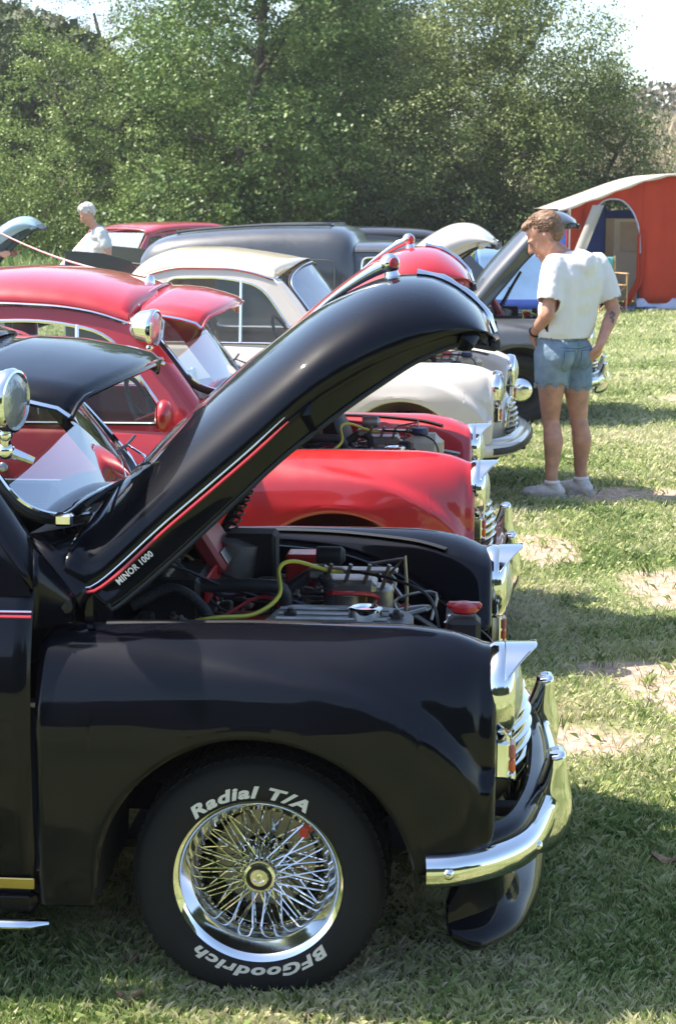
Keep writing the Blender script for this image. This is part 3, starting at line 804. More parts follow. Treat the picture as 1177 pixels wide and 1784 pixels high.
def build_body(par, kind, body, stripe=False, doorhandle=True, rear=True, mirror=None):
    xe = {'saloon': -3.0, 'pickup': -1.77, 'van': -1.385}[kind]
    zlow = lambda x: arch(x, -2.18, .33, .225)
    for sg in (-1, 1):
        P = side_strip(np.linspace(-.497, -1.485, 24), sg, lambda x: .26, .003)
        d = G().grid(P).build("door", body, par, solid=.006)
        rows = P[:, 0]
        G().tube(P[:, 0], .004, 5).build("door_edge", body, d)
        if doorhandle:
            z = .80; y = float(side_y(-1.33, z)); g = G()
            g.tube([(-1.42, sg * (y + .03), z), (-1.36, sg * (y + .036), z), (-1.28, sg * (y + .030), z + .002), (-1.26, sg * (y + .004), z)], [.006, .009, .008, .010], 8)
            g.ball((-1.265, sg * y, z), (.022, .012, .022), 12, 8); g.build("door_handle", M_chrome, d)
        if stripe:
            xs = np.linspace(-.50, -1.48, 20)
            for nm, z, mm, r in (("red_stripe", .893, M_trimred, .0045), ("bright_stripe", .9035, M_chrome, .0035)):
                G().tube([(x, sg * (float(side_y(x, z)) + .004), z) for x in xs], r, 6, flat=(1, 1)).build(nm, mm, d)
            z = .275
            G().box((-1.0, sg * (float(side_y(-1, .30)) + .004), z + .012), (1.0, .006, .026), b=.002).build("gold_strip", M_brass, d)
        # sill and lower strip
        g = G().box(((-.5 + max(xe, -1.84)) / 2, sg * .70, .235), (abs(max(xe, -1.84)) - .5, .09, .06), b=.015); g.build("sill", body, par)
        if stripe:
            P2 = np.array([(-.475, sg * .74, .19), (-.49, sg * .755, .192), (-.53, sg * .765, .195), (-1.0, sg * .768, .195), (-1.7, sg * .76, .195)])
            G().tube(even(P2, 30), [.010] + [.017] * 29, 10, flat=(1, .8)).build("side_bar", M_chrome, par)
        # rear quarter
        if kind == 'saloon':
            xs = np.unique(np.r_[np.linspace(-1.49, -1.849, 10), -1.8495, -1.8505, np.linspace(-1.86, -2.50, 40), -2.5095, -2.5105, np.linspace(-2.52, -3.0, 16)])
            P = side_strip(xs, sg, zlow)
            G().grid(P).build("rear_quarter", body, par, solid=.003)
        elif kind == 'pickup':
            P = side_strip(np.linspace(-1.49, -1.77, 6), sg); G().grid(P).build("cab_side", body, par, solid=.003)
        if mirror and sg == -1:
            c = np.array([-.74, -.86, .99]) if mirror == 'door' else np.array(mirror)
            g = G().tube([(c[0] + .02, -.69, .95), (c[0], c[1], c[2] - .03)], .007, 8)
            g.ball(c, (.035, .062, .062), 18, 12); g.build("wing_mirror", body if mirror != 'door' else M_chrome, par)
            G().lathe([(.054, 0), (.03, .003), (0, .004)], 24, fr(c + [-.022, 0, 0], (0, 0, 1), (-1, 0, 0))).build("mirror_glass", M_chrome, par)
    # scuttle between windscreen and bonnet, bulkhead
    rows = []
    for u in np.linspace(-1, 1, 25):
        a = ws_pt(u, 0) + [-.004, 0, -.01]; b = np.array([-.345 - .08 * abs(u) ** 3, .60 * u, 1.005 - .085 * abs(u) ** 4]); c = b + [.012, 0, -.03]; 
        rows.append([a, a * .5 + b * .5 + [0, 0, .004], b, c])
    sc = G().grid(np.array(rows)).build("scuttle", body, par, solid=.004, sharp=60)
    for sg in (-1, 1):
        P = []
        for t in np.linspace(0, 1, 8):
            a = np.array([-.345 - .08, .60, .92]) * [1, sg, 1]; x = -.425 - .075 * t
            zt = .92 + .03 * t + .09 * t
            P.append([[x, sg * (.60 + .062 * t), zt], [x, sg * (.615 + .058 * t), zt * .6 + .87 * .4], [x, sg * (.60 + .09 * t), .862]])
        G().grid(np.array(P)).build("scuttle_side", body, par, solid=.004)
        g = G(); g.lathe([(.015, 0), (.015, .006), (.008, .008), (.008, .012), (0, .012)], 16, fr((-.44, sg * .622, .90), (0, 0, 1), (0, sg, 0))); g.build("hinge_bolt", M_seal, par)
    G().box((-.405, 0, .62), (.02, 1.10, .62)).build("bulkhead", body, par)
    if kind == 'saloon' and rear:
        g = G(); P = side_strip([-3.0], -1)[0]; Q = side_strip([-3.0], 1)[0]
        fan = [P + (Q - P) * k for k in np.linspace(0, 1, 9)]
        fan = [f_ + [-.05 * math.sin(k * math.pi), 0, 0] for f_, k in zip(fan, np.linspace(0, 1, 9))]
        g.grid(np.array(fan)).build("tail_panel", body, par)
        pr = BUMP
        g = G(); Pp = np.array([(-2.75, -.72, .36), (-2.95, -.66, .36), (-3.10, -.45, .36), (-3.14, 0, .36), (-3.10, .45, .36), (-2.95, .66, .36), (-2.75, .72, .36)])
        g.tube(even(catmull(Pp, 60), 50), .036, 10, flat=(.5, 1)).build("rear_bumper", M_chrome, par)
        for sg in (-1, 1): G().ball((-2.93, sg * .585, .62), (.06, .045, .06), 16, 10).build("rear_lamp", M_amber, par)
    if kind == 'pickup':
        G().box((-1.775, 0, .90), (.02, 1.28, .8), b=.005).build("cab_back", body, par)
        for sg in (-1, 1):
            g = G(); P = side_strip(np.unique(np.r_[np.linspace(-1.80, -1.849, 3), -1.8505, np.linspace(-1.86, -2.50, 40), -2.5095, -2.5105, np.linspace(-2.52, -2.98, 8)]), sg, zlow); P[..., 2] = .2 + (P[..., 2] - .2) * .78
            g.grid(P).build("bed_side", body, par, solid=.012)
        G().box((-2.38, 0, .45), (1.18, 1.30, .03)).build("bed_floor", body, par)
        G().box((-2.97, 0, .58), (.03, 1.1, .36), b=.008).build("tailgate", body, par)
    # chassis underside so the car is dark and solid below
    G().box((-1.5, 0, .22), (2.1, 1.2, .05), b=.01).build("underbody", M_dirty, par)
    for x in (0, -2.18): G().tube([(x, -.58, ZW), (x, .58, ZW)], .03, 8).build("axle", M_dirty, par)

# ------------------------------------------------------------------ engine bay
def ribbed(g, pts, r, n=90):
    P = even(catmull(pts, 200), n); rr = r * (1 + .10 * (np.arange(n) % 2)); g.tube(P, rr, 10); return g

def build_engine(par, body, variant=0):
    bay = empty("engine"); bay.parent = par
    # inner wings and floor
    for sg in (-1, 1):
        xs = np.linspace(-.40, .50, 24); P = []
        for x in xs:
            yi, zi, *_ = [float(v) for v in wing_tables(x)]
            P.append([[x, sg * (yi), zi - .002], [x, sg * (yi - .025), zi - .012], [x, sg * (yi - .028), zi - .035], [x, sg * min(yi - .02, .50), .50], [x, sg * .40, .34]])
        G().grid(np.array(P)).build("inner_wing", body, par, solid=.002, sharp=50)
    G().box((.08, 0, .25), (.9, .8, .02)).build("bay_floor", M_dirty, bay)
    g = G().box((.44, 0, .52), (.05, .52, .34), b=.01)
    for i in range(22): g.box((.412, -.23 + i * .022, .52), (.006, .004, .30))
    g.box((.44, 0, .705), (.07, .44, .05), b=.015); g.build("radiator", M_seal, bay)
    g = G().lathe([(.028, 0), (.028, .012), (.022, .018), (.02, .03), (0, .032)], 16, fr((.43, -.05, .725), (1, 0, 0), (0, 0, 1))); g.build("radiator_cap", M_chrome, bay)
    G().box((.50, 0, .60), (.03, .62, .03), b=.006).build("slam_panel", body, bay)
    # block, head, rocker cover
    G().box((.02, 0, .48), (.56, .22, .30), b=.03).build("engine_block", M_steel, bay)
    rc = G().box((.02, 0, .70), (.46, .13, .07), b=.03); rc.build("rocker_cover", M_steel if variant else M_redplastic, bay, sub=1)
    # timber-like ribbed tray plate and filler on the near side (dark steel plate with a chrome cap)
    g = G(); pl = round_poly([(-.04, -.38), (.31, -.38), (.34, -.24), (.27, -.15), (.0, -.15)], .05)
    V, F = panel_with_hole(pl, [], lambda x, y: (x, y, .792)); g.add(V, F); tp = g.build("rocker_plate", M_steel, bay, solid=.014, smooth=False)
    for i in range(3): G().tube([(.0, -.32 + i * .05, .806), (.27, -.32 + i * .05, .806)], .005, 6).build("plate_rib", M_steel, tp)
    G().lathe([(.040, 0), (.042, .008), (.042, .026), (.036, .030), (.030, .030), (.028, .024), (.0, .024)], 28, fr((.215, -.29, .802), (1, 0, 0), (0, 0, 1))).build("filler_cap", M_chrome, tp)
    for x in (.03, .29): G().lathe([(.018, 0), (.018, .008), (.008, .010), (.007, .018), (0, .018)], 6, fr((x, -.27, .802), (1, 0, 0), (0, 0, 1))).build("plate_nut", M_seal, tp)
    # twin carburettor with linkage
    cb = G().box((.12, .06, .80), (.13, .10, .04), b=.012)
    cb.lathe([(.048, 0), (.048, .05), (.040, .06), (.040, .085), (.0, .085)], 24, fr((.10, .05, .73), (1, 0, 0), (0, 0, 1)))
    cb.lathe([(.038, 0), (.038, .06), (.030, .07), (0, .07)], 20, fr((.19, .06, .73), (1, 0, 0), (0, 0, 1)))
    cb.box((.14, .05, .842), (.20, .05, .008), b=.003)
    for x in (.05, .10, .15, .20): cb.tube([(x, .02, .80), (x + .02, .01, .865)], .006, 6)
    cb.tube([(.22, .02, .84), (.26, .0, .89), (.265, 0, .80), (.262, 0, .72)], .005, 6); cb.tube([(.17, .02, .865), (.26, .0, .885)], .004, 6)
    cb.box((.03, .05, .835), (.05, .07, .03), b=.008); cb.build("carburettor", M_alu, bay, sharp=30, loc=(.04, -.02, .01))
    G().lathe([(.022, -.035), (.024, -.03), (.024, .03), (.015, .04), (0, .04)], 20, fr((.10, .05, .885), (0, 0, 1), (1, 0, 0))).build("dashpot", M_seal if not variant else M_steel, bay)
    if variant:
        g = G().lathe([(.085, -.03), (.09, -.02), (.09, .03), (.07, .045), (.0, .05)], 32, fr((-.05, .12, .84), (0, 0, 1), (.9, -.2, .4))); g.build("air_filter", M_seal, bay)
        g = G().lathe([(.07, -.01), (.075, 0), (.07, .012), (.04, .018), (0, .018)], 28, fr((.15, .16, .80), (0, 0, 1), (.5, -.8, .3))); g.build("pulley", M_redplastic, bay)
        g = G().box((.33, -.05, .79), (.16, .11, .13), b=.035); g.build("coolant_bottle", M_bottle, bay, sub=1)
        G().lathe([(.034, 0), (.036, .005), (.034, .028), (.0, .032)], 10, fr((.31, -.06, .85), (1, 0, 0), (0, 0, 1))).build("bottle_cap", M_blueplastic, bay)
        G().box((.28, -.0, .74), (.02, .36, .02), b=.004).build("bottle_strap", M_alu, bay)
    else:
        G().box((.02, .16, .82), (.09, .08, .10), b=.006).build("regulator_box", M_redplastic, bay, sharp=25)
        G().box((-.13, .24, .84), (.14, .10, .14), b=.01).build("wiper_motor", M_dirty, bay)
        g = G().box((.455, -.30, .74), (.08, .08, .15), b=.012); g.build("washer_bottle", M_seal, bay)
        g = G().lathe([(.03, 0), (.036, .006), (.036, .018), (.022, .024), (0, .026)], 10, fr((.455, -.30, .825), (1, 0, 0), (0, 0, 1))); g.box((.455, -.30, .842), (.085, .028, .016), b=.006); g.build("bottle_cap", M_redplastic, bay)
        G().box((.38, -.27, .72), (.06, .06, .09), b=.006).build("relay_box", M_alu, bay)
        G().box((.20, .10, .75), (.08, .06, .08), b=.01).build("fuel_pump", M_redplastic, bay)
    # battery and heater against the bulkhead
    bt = G().box((-.29, -.02, .78), (.15, .26, .15), b=.012).build("battery", M_seal, bay)
    for i in range(6): G().lathe([(.012, 0), (.012, .012), (0, .014)], 10, fr((-.31, -.10 + i * .035, .855), (1, 0, 0), (0, 0, 1))).build("battery_plug", M_alu, bt)
    G().box((-.205, .0, .82), (.012, .22, .07), np.eye(4), b=.003).build("battery_strap", M_redplastic, bt)
    Mx = np.array(Matrix.Translation((-.255, .16, .93)) @ Matrix.Rotation(R(-32), 4, 'Y'))
    G().box((0, 0, 0), (.05, .22, .24), Mx, b=.012).build("heater_box", M_redvinyl if not variant else M_seal, bay)  # black box; the red it mirrors is put into its colour
    G().box((.028, 0, -.09), (.006, .18, .04), Mx, b=.002).build("heater_face", M_alu, bay)
    G().lathe([(.06, -.06), (.065, 0), (.06, .07), (0, .08)], 20, fr((-.18, .20, .82), (0, 0, 1), (.2, 0, 1))).build("blower", M_steel, bay)
    g = G(); ribbed(g, [(-.42, -.16, .83), (-.30, -.12, .84), (-.20, -.10, .832), (-.08, -.10, .835), (-.01, -.10, .825), (.0, -.09, .76)], .017); g.build("intake_hose", M_hose, bay)
    g = G(); ribbed(g, [(-.38, -.20, .80), (-.28, -.18, .84), (-.20, -.20, .80), (-.15, -.24, .72)], .014); g.build("heater_hose", M_hose, bay)
    g = G(); ribbed(g, [(-.0, .04, .80), (.06, .02, .84), (.10, .0, .82), (.105, -.0, .74)], .016); g.build("coolant_hose", M_hose, bay)
    g = G().tube(catmull([(-.20, -.30, .79), (-.143, -.30, .80), (-.06, -.26, .80), (-.005, -.2, .835), (-.014, -.12, .885), (.02, -.07, .893), (.10, .0, .855), (.14, .01, .85)], 50), .0055, 6); g.build("throttle_cable", M_cable, bay)
    g = G()
    for i in range(5):
        a = rng.uniform(-1, 1, 4); g.tube(catmull([(-.40, -.2 + .1 * i, .80 + .04 * a[0]), (-.30, -.18 + .09 * i, .86 + .05 * a[1]), (-.15, -.1 + .04 * i, .80 + .05 * a[2]), (.0 + .05 * i, .02 * i, .76)], 30), .0045, 5)
    g.tube(catmull([(.16, -.02, .86), (.28, -.16, .87), (.37, -.26, .85), (.40, -.30, .76)], 30), .004, 5)
    g.build("wiring", M_seal, bay)
    g = G()
    for i in range(4): g.tube(catmull([(-.05 + .08 * i, .0, .73), (-.05 + .07 * i, .10, .80), (-.02 + .03 * i, .2, .78)], 16), .005, 5)
    g.build("ignition_leads", M_redplastic if variant else M_seal, bay)
    # battery-side box and big round lid
    # small hardware: clips, unions, bolts, pipes and coloured leads
    rg = np.random.default_rng(3 + variant)
    pal = [M_alu, M_steel, M_seal, M_brass, M_redplastic, M_steel, M_alu]
    for i in range(46):
        x = rg.uniform(-.34, .36); y = rg.uniform(-.30, .36); z = .66 + rg.uniform(0, .12) + (.05 if abs(y) < .12 else 0)
        m_ = pal[int(rg.integers(0, len(pal)))]; k_ = rg.random()
        if k_ < .4: G().lathe([(.012, 0), (.012, .010), (.007, .012), (.006, .022), (0, .023)], 6, fr((x, y, z), (1, 0, 0), (rg.normal(0, .4), rg.normal(0, .4), 1))).build("bolt", m_, bay)
        elif k_ < .7: G().tube(catmull([(x, y, z - .06), (x + rg.normal(0, .03), y + rg.normal(0, .03), z), (x + rg.normal(0, .07), y + rg.normal(0, .06), z + .02), (x + rg.normal(0, .10), y + rg.normal(0, .08), z - .04)], 14), rg.uniform(.004, .009), 6).build("pipe", m_, bay)
        else: G().box((x, y, z), (rg.uniform(.02, .06), rg.uniform(.02, .05), rg.uniform(.02, .06)), b=.006).build("bracket", m_, bay, sharp=25)
    for j, m_ in enumerate((M_trimred, M_blueplastic, M_brass, M_seal, M_steel)):
        y0 = -.16 + .11 * j; G().tube(catmull([(-.39, y0, .80 - .02 * j), (-.30, y0 + .04, .83 + .02 * (j % 3)), (-.18, y0 + .02, .76 + .03 * (j % 2)), (-.06, y0 * .5, .80), (.08, y0 * .6 + .05, .74)], 40), .0045, 6).build("wire", m_, bay)
    G().tube(catmull([(-.36, .42, .72), (-.1, .44, .74), (.2, .38, .70), (.42, .30, .60)], 30), .008, 6).build("brake_pipe", M_steel, bay)
    for j in range(3): G().lathe([(.028, 0), (.03, .01), (.03, .05), (.022, .06), (0, .062)], 16, fr((-.30 + .10 * j, -.30 + .01 * j, .70), (1, 0, 0), (0, 0, 1))).build("reservoir", (M_alu, M_seal, M_steel)[j], bay)
    # prop stay with coiled lead wound round it
    p0, p1 = np.array([-.27, .40, .82]), np.array([-.05, .44, 1.20])
    G().tube([p0, p1], .013, 8).build("bonnet_stay", M_seal, par)
    t = np.linspace(0, 1, 240); q0, q1 = np.array([-.25, .30, .79]), np.array([-.13, .38, 1.07]); P = q0 + (q1 - q0) * t[:, None]
    P += .018 * np.stack([np.cos(t * 2 * math.pi * 15), np.sin(t * 2 * math.pi * 15), 0 * t], 1)
    G().tube(P, .0038, 5).build("coiled_lead", M_seal, par)
    # rubber rest strip along each wing edge
    for sg in (-1, 1):
        P = []
        for x in np.linspace(-.36, .40, 30):
            yi, zi, yc, zc, yo = [float(v) for v in wing_tables(x)]; P.append([x, sg * (yi + (yc - yi) * .5), zi + (zc - zi) * .8 + .004])
        G().tube(np.array(P), .013, 6, flat=(1.0, .3)).build("rest_strip", M_seal, par)

# ------------------------------------------------------------------ complete cars
def classic_car(name, loc, yaw, kind, body, label, cat="car", group=None, roofm=None, nosemat=M_alu, slatm=M_chrome, seatm=M_vinyl, visor=None, lamp=False,
                peak=False, overs=False, band=None, spoiler=False, wire=False, stripe=False, badge=None, ornament=True, paper=False, variant=0,
                rimm=None, mirror=None, vdx=0, bump_mat=M_chrome, moulding=True, lip=None, bonnet_open=True, tilt=0):
    c = empty(name, loc, R(yaw), label=label, cat=cat, group=group)
    for sg in (-1, 1): build_wing(sg, body, c)
    build_body(c, kind, body, stripe=stripe, mirror=mirror)
    build_cabin(c, kind, body, roofm or body, seatm, visor, lamp, paper=paper, vdx=vdx)
    front_end(c, body, nosemat, slatm, peak, overs, bump_mat, spoiler, band=band)
    build_bonnet(c, body, moulding=moulding, ornament=ornament, badge=badge, lip=lip, closed=not bonnet_open, tilt=tilt)
    build_engine(c, body, variant)
    for x in (0, -2.18):
        for sg in (-1, 1):
            if wire: wire_wheel(c, x, sg, letters=True) if (x == 0 and sg == -1) else copy_wheel(c, x, sg)
            else: disc_wheel(c, x, sg, rimm or body)
    return c

def copy_wheel(par, x, sgn):
    src = [o for o in par.children if o.name.startswith("wheel")][-1 if False else 0]
    c = src.copy(); COL.objects.link(c); c.parent = par
    for ch in list(src.children): copy_tree(ch, c)
    if sgn > 0: c.rotation_euler = (0, 0, math.pi); c.location = (x, 0, 0)
    else: c.location = (x, 0, 0)
    return c
black_car = classic_car("black_car", (-.125, 4.27, 0), -4.6, 'saloon', M_black, "nearest car, black classic saloon with bonnet raised and chrome wire wheel", group="classic cars parked in a row",
    visor=M_black, vdx=.085, lamp=(-.55, 1.37), peak=True, overs=True, spoiler=True, wire=True, stripe=True, badge="MINOR 1000", seatm=M_vinyl)
g = G().tube(catmull([(-.475, -.47, 1.075), (-.455, -.30, 1.085), (-.425, -.10, 1.085), (-.42, .04, 1.075)], 30), np.r_[np.full(4, .014), np.full(18, .018), np.linspace(.018, .006, 8)], 10, flat=(.6, 1)); g.box((-.475, -.475, 1.072), (.045, .03, .03), b=.006)
g.build("wiper_arm", M_chrome, black_car)
G().tube(catmull([(-.43, -.44, 1.10), (-.41, -.22, 1.11), (-.385, .05, 1.10)], 20), .006, 6).build("wiper_blade", M_seal, black_car)
red_car = classic_car("red_car", (.034, 6.976, 0), -3.8, 'saloon', M_red, "bright red classic saloon with raised bonnet, sun visor and roof aerial", group="classic cars parked in a row",
    visor=M_red, lamp=True, peak=True, overs=True, seatm=M_redvinyl, paper=True, variant=1, mirror=(-.62, -.86, 1.02))
white_car = classic_car("white_car", (.505, 10.54, 0), -10, 'pickup', M_cream, "white classic pickup with cream cab roof and black bumper rubber", group="classic cars parked in a row",
    roofm=M_creamroof, nosemat=M_cream, slatm=M_cream, bump_mat=M_cream, band=1, tilt=-4, ornament=False, moulding=False, variant=1, cat="pickup")
van = classic_car("grey_van", (1.58, 14.3, 0), -8, 'van', M_grey, "dark grey classic van with box body, raised bonnet and rear door open", group="classic cars parked in a row",
    overs=True, ornament=False, moulding=False, cat="van", rimm=M_dirty, tilt=-8)
# van box body and its open rear doors
def van_box(par):
    xs = np.r_[-1.372, -1.376, -1.385, -1.40, -1.43, -1.48, np.linspace(-1.55, -2.95, 22), -3.05, -3.12, -3.16, -3.18]
    zt = sm([-3.2, -3.16, -3.08, -2.94, -2.54, -2.0, -1.6, -1.48, -1.42, -1.37], [1.38, 1.44, 1.50, 1.54, 1.585, 1.61, 1.612, 1.59, 1.55, 1.46], xs)
    w = sm([-3.2, -3.1, -2.9, -1.6, -1.45, -1.37], [.66, .70, .73, .735, .725, .69], xs)
    rows = []
    for x, z1, w_ in zip(xs, zt, w):
        r = []
        z0 = arch(x, -2.18, .33, .30)
        ctl = [(-w_ + .02, z0), (-w_, z0 + .08), (-w_ - .012, .80), (-w_ + .004, 1.15), (-w_ + .035, z1 - .22), (-w_ + .10, z1 - .09), (-w_ + .24, z1 - .030), (-w_ * .35, z1 - .006), (0, z1)]
        h = even(catmull(ctl, 120), 30); h = np.vstack([h, (h * [-1, 1])[:-1][::-1]])
        rows.append([[x, a, b] for a, b in h])
    rows = np.array(rows)
    g = G().grid(rows); g.add(rows[0], [tuple(range(len(rows[0])))])
    b = g.build("box_body", M_grey, par, sharp=50)
    # raised roof panel and pressed side panel lines
    P = []
    for x in (-1.55, -2.85): pass
    z = lambda x: float(sm([-3.2, -3.16, -3.08, -2.94, -2.54, -2.0, -1.6, -1.48], [1.38, 1.44, 1.50, 1.54, 1.585, 1.61, 1.612, 1.59], x))
    lp = [(x, -.42) for x in np.linspace(-1.6, -2.9, 14)] + [(x, .42) for x in np.linspace(-2.9, -1.6, 14)]
    G().tube([(x, y, z(x) - .001) for x, y in lp], .012, 6, closed=True).build("roof_rib", M_grey, b)
    lp = round_poly([(-1.52, .55), (-2.95, .55), (-2.95, 1.33), (-1.52, 1.33)], .08)
    for sg in (-1, 1):
        G().tube([(x, sg * (.738 + .0 - max(0, zz - 1.15) * .12 + .004), zz) for x, zz in lp], .006, 6, closed=True).build("panel_line", M_grey, b)
    G().tube([(-2.35, -.1, 1.585), (-2.352, -.1, 1.64)], [.018, .006], 8).build("roof_vent", M_seal, b)
    for sg in (-1, 1):
        hx, hy = -3.17, sg * .64
        Mx = np.array(Matrix.Translation((hx, hy, 0)) @ Matrix.Rotation(R(sg * -8), 4, 'Z'))
        out = [(0, .35), (0, 1.22), (-.08, 1.315), (-.30, 1.375), (-.62, 1.40), (-.64, .35)]
        hole = round_poly([(-.15, .98), (-.52, .98), (-.52, 1.25), (-.15, 1.22)], .07)
        V, F = panel_with_hole(out, [hole], lambda x, z_: (x, 0, z_))
        d = G().add(tr(V, Mx), F).build("rear_door", M_grey, par, solid=.03, smooth=False)
        V, F = panel_with_hole(hole, [], lambda x, z_: (x, 0, z_)); G().add(tr(V, Mx), F).build("door_glass", M_glass, d, smooth=False)
        G().tube(tr(np.array([(p[0], -.02, p[1]) for p in hole]), Mx), .014, 6, closed=True).build("glass_seal", M_seal, d)
van_box(van)
# long fibreglass aerial raked back off the red car's roof
a0 = np.array([-.82, .02, 1.475]); 
g = G().tube([a0 + np.array([-1.0, .60, .30]) * t + [0, 0, -.05 * math.sin(t * 3.1)] for t in np.linspace(0, 1, 14)], np.linspace(.006, .003, 14), 6)
aer = g.build("roof_aerial", mat("aerial_pink", (.62, .35, .33), rough=.4, var=.05), red_car)
G().lathe([(.022, 0), (.02, .02), (.012, .035), (0, .036)], 16, fr(a0 - [0, 0, .012], (1, 0, 0), (0, 0, 1))).build("aerial_base", M_chrome, aer)

# ------------------------------------------------------------------ modern cars further back
def modern_car(name, loc, yaw, body, label, hatch=True, L=3.9, H=1.38, door_panel=False):
    c = empty(name, loc, R(yaw), label=label, cat="car")
    # x forward, origin under the middle
    h = L / 2; W_ = .80
    xs = np.r_[-h, -h + .02, -h + .06, np.linspace(-h + .12, h - .15, 30), h - .06, h - .02, h]
    zt = sm([-h, -h + .06, -h + .35, -.2, .75, h - .35, h - .05, h], [.60, .82, .90, .92, .93, .80, .66, .55], xs)
    wd = sm([-h, -h + .08, -h + .4, .8, h - .25, h], [.55, .70, .80, .81, .74, .52], xs)
    for sg in (-1,):
        rows = []
        for x, z1, w in zip(xs, zt, wd):
            z0 = max(arch(x, -1.15, .34, .22), arch(x, 1.22, .34, .22))
            z0 = min(z0, z1 - .12)
            ctl = [(-w + .03, z0), (-w, z0 + (z1 - z0) * .25), (-w - .005, z0 + (z1 - z0) * .6), (-w + .02, z1 - .06), (-w + .07, z1 - .01), (-w * .5, z1 + .01), (0, z1 + .015)]
            q = even(catmull(ctl, 80), 22); q = np.vstack([q, (q * [-1, 1])[:-1][::-1]]); rows.append([[x, a, b] for a, b in q])
        rows = np.array(rows); g = G().grid(rows); g.F.append(tuple(range(rows.shape[1]))); g.F.append(tuple((len(xs) - 1) * rows.shape[1] + i for i in range(rows.shape[1])))
        g.build("body", body, c, sharp=45)
    rx = [.25, .05, -.4, -1.0, -1.35]; rz = [H - .05, H - .01, H, H - .02, H - .08]
    def gy(z): return .735 + (z - .9) * (.56 - .735) / (H - .9)
    xr = np.linspace(.30, -1.42, 20); rz2 = sm(rx[::-1], rz[::-1], xr)
    rows = []
    for x, z1 in zip(xr, rz2):
        q = even(catmull([(-gy(z1 - .08) + .0, z1 - .085), (-gy(z1) + .02, z1 - .03), (-.40, z1 - .005), (0, z1 + .005)], 60), 14); q = np.vstack([q, (q * [-1, 1])[:-1][::-1]]); rows.append([[x, a, b] for a, b in q])
    G().grid(np.array(rows)).build("roof", body, c, solid=.02)
    tail = -1.85 if hatch else -1.9
    out = [(1.0, .90), (.30, H - .125), (-.4, H - .075), (-1.42, H - .16), (tail, .90)]
    holes = [round_poly([(.86, .93), (.25, H - .16), (-.18, H - .13), (-.18, .93)], .04), round_poly([(-.27, .93), (-.27, H - .13), (-1.05, H - .15), (-1.10, .93)], .04), round_poly([(-1.18, .94), (-1.15, H - .17), (-1.38, H - .19), (-1.62, .94)], .04)]
    for sg in (-1, 1):
        f = lambda x, z: (x, sg * gy(z), z)
        V, F = panel_with_hole(out, holes, f); G().add(V, F).build("side_pillars", body, c, solid=.02, smooth=False)
        for hh in holes:
            V, F = panel_with_hole(hh, [], f); w = G().add(V, F).build("side_window", M_glass, c, smooth=False)
            G().tube([f(p[0], p[1]) for p in hh], .008, 5, closed=True).build("window_seal", M_seal, w)
        for x in (-1.15, 1.22):
            Mx = fr((x, sg * .70, .29), (0, 0, 1), (0, sg, 0))
            w = G().lathe([(.16, .06), (.22, .07), (.27, .06), (.29, .03), (.29, -.08), (.2, -.09)], 32, Mx).build("wheel", M_rubber, c)
            G().lathe([(.17, .055), (.15, .07), (.05, .062), (0, .07)], 24, Mx).build("rim", M_alu, w)
        g = G().ball((.80, sg * .86, .96), (.05, .08, .05), 12, 8); g.build("wing_mirror", M_seal, c)
        G().box((0, sg * .815, .55), (2.6, .012, .05), b=.004).build("side_rub_strip", M_seal, c)
    for nm, a, b in (("windscreen", (1.0, .91, .70), (.30, H - .09, .58)), ("rear_window", (tail, .91, .70), (-1.42, H - .13, .57))):
        V = np.array([(a[0], -a[2], a[1]), (a[0], a[2], a[1]), (b[0], b[2], b[1]), (b[0], -b[2], b[1])]); G().add(V, [(0, 1, 2, 3)]).build(nm, M_glass, c, smooth=False)
    for sg in (-1, 1):
        G().box((h - .05, sg * .52, .62), (.08, .26, .12), b=.02).build("headlight", M_lens, c)
        G().box((-h + .03, sg * .58, .72), (.08, .16, .20), b=.02).build("tail_light", M_amber, c)
        for x in (.0, -.9):
            g = G().box((x, sg * .35, .75), (.14, .5, .65), b=.05); g.build("seat", M_vinyl, c)
    G().box((h, 0, .42), (.10, 1.4, .16), b=.04).build("front_bumper", M_seal, c); G().box((-h, 0, .42), (.10, 1.4, .16), b=.04).build("rear_bumper", M_seal, c)
    G().box((0, 0, .3), (L - .9, 1.3, .1)).build("underbody", M_dirty, c)
    return c
modern_car("red_hatchback", (-2.2, 25.0, 0), 50, M_maroon, "dull red hatchback parked behind the grey-haired man", H=1.50, L=3.7)
modern_car("dark_estate", (-.05, 20.5, 0), 182, M_dark, "dark modern car showing its roof beyond the grey van", H=1.49, L=3.7)
blue_car = classic_car("pale_blue_car", (-4.25, 21.5, 0), -4, 'saloon', M_blue, "pale blue classic car with raised bonnet at the far left", ornament=False, moulding=False, variant=0)
# ================================================================== ground, grass, trees
DIRT = [(.83, 5.44, .26, .22), (1.08, 8.6, .22, .5), (1.80, 10.3, .50, .30), (1.25, 6.02, .22, .30), (1.60, 7.7, .28, .5), (1.15, 6.3, .30, .16), (3.4, 15.5, .5, .35), (2.9, 13.0, .3, .2), (-.6, 3.35, .12, .06)]
def vnoise(x, y, s, seed=0):
    """smooth value noise"""
    r = np.random.default_rng(seed).random((64, 64)); x = x / s; y = y / s
    xi = np.floor(x).astype(int); yi = np.floor(y).astype(int); u = x - xi; v = y - yi
    u = u * u * (3 - 2 * u); v = v * v * (3 - 2 * v)
    a = r[xi % 64, yi % 64]; b = r[(xi + 1) % 64, yi % 64]; c = r[xi % 64, (yi + 1) % 64]; d = r[(xi + 1) % 64, (yi + 1) % 64]
    return (a * (1 - u) + b * u) * (1 - v) + (c * (1 - u) + d * u) * v

